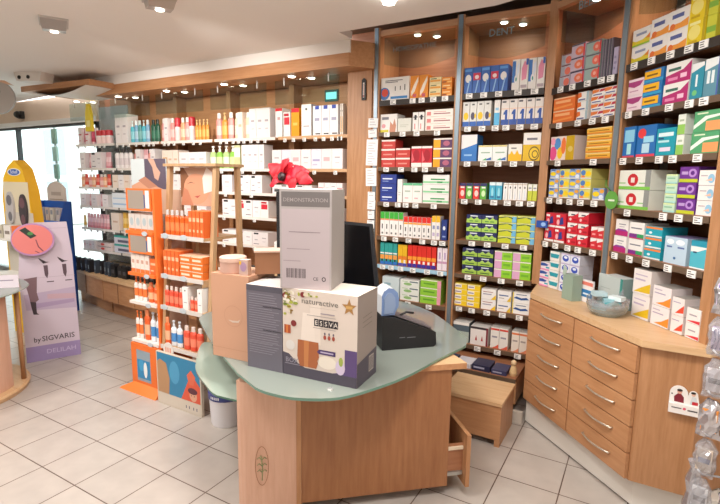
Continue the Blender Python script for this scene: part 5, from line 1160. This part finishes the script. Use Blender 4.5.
# things low in the second bay: dark cartons, plastic wrapped pack
for i, (x, w, h, c) in enumerate([(-1.14,.10,.035,'#2b2f52'),(-1.03,.11,.03,'#cfccd4'),(-.91,.12,.04,'#2a2a48'),(-.78,.10,.03,'#3a3a5c')]):
    b = lbox(w,.14,h,c); b.quad(.01,h*.4,w*.7,h*.7,-.0006,'#a8a8c0' if i != 1 else '#6a6a80')
    tag(b.build('flat_carton', loc=(x,3.115,.2606)), 'flat %s carton, %s from left on the lowest ledge of second tall bay' % ('pale' if i == 1 else 'dark navy', nth(i)), 'box', 'flat cartons on the lowest ledge')
t = thing('figurine', 'small beige figurine on the lowest ledge beside the chest of drawers', 'figurine', (-.645,3.16,.2606))
b = MB(); b.lathe([(.022,0),(.026,.02),(.02,.05),(.012,.07)], '#d6b484', 12); b.build('body', t); b = MB(); b.lathe([(.008,.0705),(.018,.08),(.018,.095),(.008,.105)], '#e0c298', 12); b.build('head', t)
# ------------------------------------------------------------------ banner, left counter, entrance displays
t = thing('advertising_stand', 'pale lilac cardboard advertising stand with legs and pink knee, on the tiled floor', 'banner', (-4.25,1.906,0), math.atan2(.354,.16))
b = MB(); b.slab([(0,0),(.39,0),(.378,.87),(.355,1.15),(.12,1.15),(.02,.95),(.0,.74)],0,.02,'#c9bccb',front='#cdbfcd')
y = -.0006
b.quad(0.002,.0,.389,.13,y,'#9d8bb8'); b.text('by',.085,.165,.042,y-.0003,'#4a4048',sx=.9); b.text('SIGVARIS',.235,.165,.044,y-.0003,'#4a4048',sx=.95)
b.text('DELILAH',.25,.055,.038,y-.0003,'#c4b6d6',sx=1.05)
b.poly([(.03,.44),(.385,.42),(.382,.60),(.02,.57)],y,'#b9a8c0'); b.poly([(.10,.45),(.37,.47),(.37,.50),(.10,.49)],y-.0002,'#a894b4'); b.poly([(.18,.52),(.38,.50),(.38,.545),(.18,.56)],y-.0002,'#c4a4b0')
b.poly([(.03,.70),(.12,.71),(.11,.58),(.12,.52),(.095,.50),(.10,.41),(.115,.395),(.075,.40),(.065,.46),(.055,.56)],y-.0003,'#7a5f66'); b.poly([(.06,.51),(.10,.50),(.098,.41),(.115,.395),(.075,.40)],y-.0005,'#3c3038')
for x in (.14,.27):
    b.poly([(x,.865),(x+.05,.83),(x+.075,.825),(x+.03,.815),(x+.005,.85)],y-.0003,'#3a3038')
    b.poly([(x+.03,.80),(x+.06,.80),(x+.06,.73),(x+.05,.69),(x+.035,.72)],y-.0003,'#5a4650'); b.quad(x+.045,.658,x+.095,.666,y-.0003,'#4a3a44')
b.quad(0,.70,.385,.703,y-.0002,'#b4a4b4'); b.quad(0.15,1.10,.35,1.103,y-.0002,'#b4a4b4')
b.build('board', t)
b = MB(); b.slab([(0,0),(.12,0),(.02,.6)],0,.012,'#b9adbb'); o = b.build('strut', t, (.19,.021,0)); o.rotation_euler.z = PI/2
t2 = MB(); pts = ell(.115,1.02,.145,.13,28); t2.slab(pts,-.05,-.022,'#b487b4',front='#b487b4'); t2.poly(ell(.112,1.022,.135,.118,28),-.0506,'#e0807c'); t2.poly([(.03,1.10),(.07,1.12),(.14,1.05),(.10,1.03)],-.0512,'#2c3830'); t2.poly(ell(.10,1.07,.02,.014,10,.3),-.0516,'#4f8a4c'); 
v_ = [(.13,1.02),(.136,1.02),(.15,.965),(.18,.925),(.172,.922),(.143,.96)]; t2.poly(v_,-.0516,'#7c4450'); t2.poly([(.125,.93),(.15,.915),(.148,.909),(.122,.925)],-.0516,'#7c4450')
t2.build('knee_disc', t)
# left counter
t = thing('round_counter', 'round glass topped beech counter at the left edge of the photo', 'counter', (-4.10,1.30,0))
b = MB(); b.lathe([(.50,0),(.51,.03),(.50,.045)], BEECHL, 48); b.build('base', t)
b = MB(); v = []; n = 20
for i in range(n+1):
    a_ = -1.3+2.0*i/n
    for r_ in (.43,.45):
        for z in (.0455,.70): v.append((r_*math.cos(a_), r_*math.sin(a_), z))
f = []
for i in range(n):
    o_ = 4*i; f += [(o_+2,o_+6,o_+7,o_+3),(o_,o_+1,o_+5,o_+4),(o_+1,o_+3,o_+7,o_+5),(o_,o_+4,o_+6,o_+2)]
f += [(0,2,3,1),(4*n,4*n+1,4*n+3,4*n+2)]
b.add(v,f,CTRF); 
for i,(zz) in enumerate((.50,.36,.20)):
    a_ = -.12; c = Vector((.4508*math.cos(a_), .4508*math.sin(a_), zz)); tx = Vector((-math.sin(a_), math.cos(a_),0)); nr = Vector((math.cos(a_),math.sin(a_),0))
    ro = ell(0,0,.045,.035,20); ri_ = ell(0,0,.041,.031,20)
    for q in range(20):
        j = (q+1)%20; P_ = lambda p: tuple(c+tx*p[0]+Vector((0,0,p[1]))+nr*(.0045-.0+ (p[0]**2)*-1.3+.001))
        b.add([P_(ro[q]),P_(ro[j]),P_(ri_[j]),P_(ri_[q])],[(0,1,2,3)],'#6d5a3c')
    b.add([P_((-.02,-.004)),P_((.02,-.004)),P_((.02,.006)),P_((-.02,.006))],[(0,1,2,3)],'#5c6a3c')
b.build('front_panel', t)
b = MB(); b.tube([(.27,.39,.0455),(.27,.39,.71)], .016, BEECHZ, 12); b.build('post', t)
b = MB(); b.tube([(.13,.455,.0455),(.13,.455,.71)], .012, M('#8a7a70',.35,.4), 12); b.build('post', t)
b = MB(); b.lathe([(.54,.726),(.55,.732),(.54,.738)], GREEN, 56); b.build('glass_top', t)
b = MB(); b.lathe([(.47,.71),(.47,.7255)], '#a9a49c', 48); b.build('top_support', t)
cz = .7388
b = MB(); b.slab([(0,0),(.09,0),(.08,.32),(.01,.32)],0,.02,CLEAR); tag(b.build('acrylic_holder', loc=(-3.98,1.52,cz), rz=.9), 'tall clear acrylic holder on the left counter', 'holder')
b = MB(); b.lathe([(.05,0),(.06,.015),(.05,.035),(.02,.045)], M('#2f8f68',.35), 16); tag(b.build('green_dish', loc=(-3.82,1.45,cz)), 'small green dish on the left counter glass', 'dish')
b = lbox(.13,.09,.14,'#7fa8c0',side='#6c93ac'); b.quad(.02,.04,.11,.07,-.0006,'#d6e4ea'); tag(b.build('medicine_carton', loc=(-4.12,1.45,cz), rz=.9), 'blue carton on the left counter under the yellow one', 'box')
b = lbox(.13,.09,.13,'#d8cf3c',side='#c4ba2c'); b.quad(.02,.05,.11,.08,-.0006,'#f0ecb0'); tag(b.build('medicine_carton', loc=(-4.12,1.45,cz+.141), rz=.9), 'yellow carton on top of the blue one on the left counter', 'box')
b = MB(); b.slab([(0,0),(.12,0),(.12,.09),(0,.09)],0,.004,'#dcd2dc'); b.quad(.01,.05,.09,.056,-.0006,'#8a7f94'); tag(b.build('paper_card', loc=(-3.86,1.60,cz), rz=.9), 'white lilac card propped near the rim of the left counter', 'card')
for i,(x,y) in enumerate([(-3.75,1.33),(-3.88,1.22),(-4.0,1.12)]):
    b = lbox(.05,.03,.03,['#e4ded6','#a9c4a4','#c4a98f'][i]); tag(b.build('sample_pack', loc=(x,y,cz), rz=.5), ['white','pale green','light brown'][i]+' small sample pack on the left counter glass', 'box')
# yellow insole display
t = thing('insole_display', 'yellow insole display with arched blue oval header behind the left counter', 'display', (-5.25,2.28,0), .10)
b = MB(); b.slab([(0,0),(.47,0),(.45,.9),(.40,1.38),(.33,1.58),(.22,1.66),(.12,1.60),(.04,1.50),(0,1.30)],0,.10,'#d8a41c',front='#e9b823')
b.poly(ell(.21,1.55,.10,.035,18),-.0006,'#e9e6e0'); b.poly(ell(.21,1.55,.085,.028,18),-.0009,'#2f5fae'); b.text('Scholl',.21,1.538,.032,-.0012,'#f0f0f0')
b.quad(.02,.60,.44,1.18,-.0006,'#c9c1b4'); b.quad(.03,1.18,.40,1.46,-.0004,'#d9cdb0'); b.build('backboard', t)
for i,(x,z,c,c2) in enumerate([(.13,1.22,'#b9b4b4','#6f6d72'),(.32,1.20,'#3c363c','#6a4a52')]):
    b = MB(); b.slab(ell(x,z,.055,.15,20),-.02,-.001,c); b.poly(ell(x,z+.07,.04,.05,14),-.0206,c2); b.poly(ell(x,z-.08,.03,.045,14),-.0206,c2); b.build('insole', t)
b = MB(); b.box(.02,-.16,.93,.44,-.001,.945,'#e0ddd6'); b.box(.02,-.16,.60,.44,-.001,.615,'#e0ddd6'); b.build('shelf', t)
for i,(x,c) in enumerate([(.04,'#c4bca8'),(.16,'#e6e0da'),(.28,'#e8743c')]):
    b = lbox(.10,.08,.12,c); b.quad(.015,.04,.085,.07,-.0006,'#8a7f78'); tag(b.build('insole_box', loc=(-5.25+x+.02,2.17+x*.1,.9457), rz=.1), ['beige','white','orange'][i]+' insole box on the yellow display shelf', 'box')
# blue stand
t = thing('product_stand', 'blue cardboard stand with grey header card by the shop window', 'display', (-5.93,2.72,0), .06); t.scale = (.74,.9,1)
BL = '#1f57ae'
b = MB(); b.box(0,.30,.05,.66,.32,1.24,BL); b.build('back_panel', t)
for x in (0,.64): b = MB(); b.slab([(.16,0),(.32,0),(.32,1.24),(.24,1.24),(.16,1.02)],0,.02,'#1a4a9c'); o = b.build('side_panel', t, (x+.02,0,0)); o.rotation_euler.z = PI/2
for z in (.42,.74,1.0): b = MB(); b.box(.0205,.161,z,.6395,.299,z+.015,BL); b.quad(.03,z-.05,.63,z+.03,.1604,'#2a68c4'); b.build('shelf', t)
b = MB(); b.slab([(.12,1.241),(.56,1.241),(.56,1.38),(.48,1.43),(.34,1.46),(.20,1.43),(.12,1.38)],.30,.315,'#c9bdb4'); b.quad(.22,1.30,.46,1.34,.2995,'#a89a90'); b.quad(.17,1.25,.5,1.262,.2995,'#a08f80'); b.build('header_card', t)
k = 0
for z in (.755,1.015):
    for x in (.08,.27,.38,.53):
        k += 1; b = lbox(.062,.09,.15,['#c9c0c4','#b4b8c4','#c9b4a8','#d6cfc6'][k%4]); b.quad(.012,.08,.05,.13,-.0006,'#8a8f9c')
        tag(b.build('foot_care_carton', loc=(-5.935+x*.72,2.885+x*.05,z+.001), rz=.06), 'pale carton, %s from left on the %s shelf of the blue stand' % (nth((k-1)%4), 'middle' if z < .9 else 'upper'), 'box', 'pale cartons on the blue stand')
# street furniture seen through the window
b = MB(); b.box(-.8,0,0,.8,.5,3.2,'#e3e0dc'); b.quad(-.6,1.5,.6,2.9,-.001,'#b4bcc8'); b.quad(-.6,.1,.6,1.3,-.001,'#a9b4c0'); tag(b.build('building', loc=(-16.0,8.5,0)), 'pale building front seen through the shop window at left', 'building')
b = MB()
for i in range(5): b.box(-.05,0,.9+.28*i,.07,.03,1.13+.28*i,['#7fa08c','#b4c4b8','#6f8f80','#8aa498','#54705f'][i])
b.tube([(0,.03,0),(0,.03,2.3)],.02,'#9aa4a4'); tag(b.build('street_sign', loc=(-8.3,4.4,0)), 'narrow green grey street sign column outside the window', 'sign')
# yellow bag hung in the window bay
b = MB(); b.slab([(-.06,0),(.06,0),(.05,.20),(.02,.30),(-.02,.30),(-.05,.20)],0,.03,'#e9d23c'); b.quad(-.035,.05,.035,.12,-.0006,'#f4ea9c')
tag(b.build('hanging_bag', loc=(-5.48,3.30,2.02)), 'yellow bag hanging under the cornice near the shop window', 'bag')
# ------------------------------------------------------------------ ceiling fittings
def spot(name_, loc, rz, label, s=1):
    t = thing('ceiling_spotlight', label, 'lamp', loc, rz, 'square ceiling spotlights')
    b = MB(); b.box(-.13*s,-.10*s,-.012,.13*s,.10*s,0,'#c9c4c0'); b.build('base', t, bevel=.002)
    b = MB(); v = [(-.11*s,-.09*s,-.012),(.12*s,-.09*s,-.012),(.12*s,.09*s,-.012),(-.11*s,.09*s,-.012),(-.10*s,-.08*s,-.05),(.02*s,-.08*s,-.058),(.02*s,.08*s,-.058),(-.10*s,.08*s,-.05)]
    b.add(v,[(0,1,2,3),(4,7,6,5),(0,4,5,1),(1,5,6,2),(2,6,7,3),(3,7,4,0)],M('#b4afac',.4,.3)); b.build('head', t)
    b = MB(); b.lathe([(.028*s,-.062),(.03*s,-.0585)], M('#fff6e6',emit=6), 16, cx=-.04*s); b.build('bulb', t)
spot('a', (-3.52,1.93,2.55), -.5, 'square grey ceiling spotlight at upper left of the photo', .85)
spot('b', (-2.50,1.98,2.55), -.5, 'square grey ceiling spotlight cut by the top edge of the photo', .85)
t = thing('round_downlight', 'round lit ceiling downlight above the first tall bay', 'lamp', (-1.343,2.60,2.55))
b = MB(); b.lathe([(.05,-.012),(.055,0)], '#cfc9c4', 20); b.build('ring', t); b = MB(); b.lathe([(.034,-.03),(.038,-.0125)], M('#fff8ec',emit=20), 20); b.build('bulb', t)
t = thing('emergency_light', 'white ceiling unit with two black sensors near the shop window', 'light', (-5.50,2.78,2.55), .3)
b = MB(); b.slab([(-.17,0),(.17,0),(.14,-.09),(-.14,-.08)],-.08,.08,'#e4ded8'); b.build('body', t, bevel=.004)
for x in (-.10,.01): b = MB(); b.slab(ell(x,-.048,.018,.018,14),-.088,-.0805,'#1c1a1c'); b.build('sensor', t)
t = thing('hanging_loudspeaker', 'round grey loudspeaker hanging from the ceiling at the left edge', 'speaker', (-5.72,2.50,2.55), .9)
b = MB(); b.tube([(0,0,0),(0,0,-.12)],.012,'#d4cec8'); b.build('stem', t)
b = MB(); b.slab(ell(0,-.25,.17,.17,32),0,.05,'#8f8883',front='#a8a19b'); b.poly(ell(.03,-.20,.022,.024,12),-.0006,'#1c1a1c'); b.build('disc', t)
b = MB(); b.slab([(.02,-.09),(.10,-.09),(.17,-.13),(.10,-.12)],-.01,.03,'#cfa88c'); b.build('bracket', t)
t = thing('security_camera', 'small black camera on the beige wall above the shop window', 'camera', (-7.75,3.66,2.36))
b = MB(); b.box(-.05,.015,-.05,.05,.0595,.05,'#2a2624'); b.build('mount', t); b = MB(); b.lathe([(.045,-.03),(.05,0),(.03,.03)],'#141212',16); o = b.build('lens', t); o.rotation_euler = (PI/2,0,0); o.location = (0,-.016,0)
vs = bpy.context.scene.view_settings
vs.view_transform = 'Standard'; vs.look = 'None'; vs.gamma = 1; vs.use_curve_mapping = False; vs.exposure = EXPO
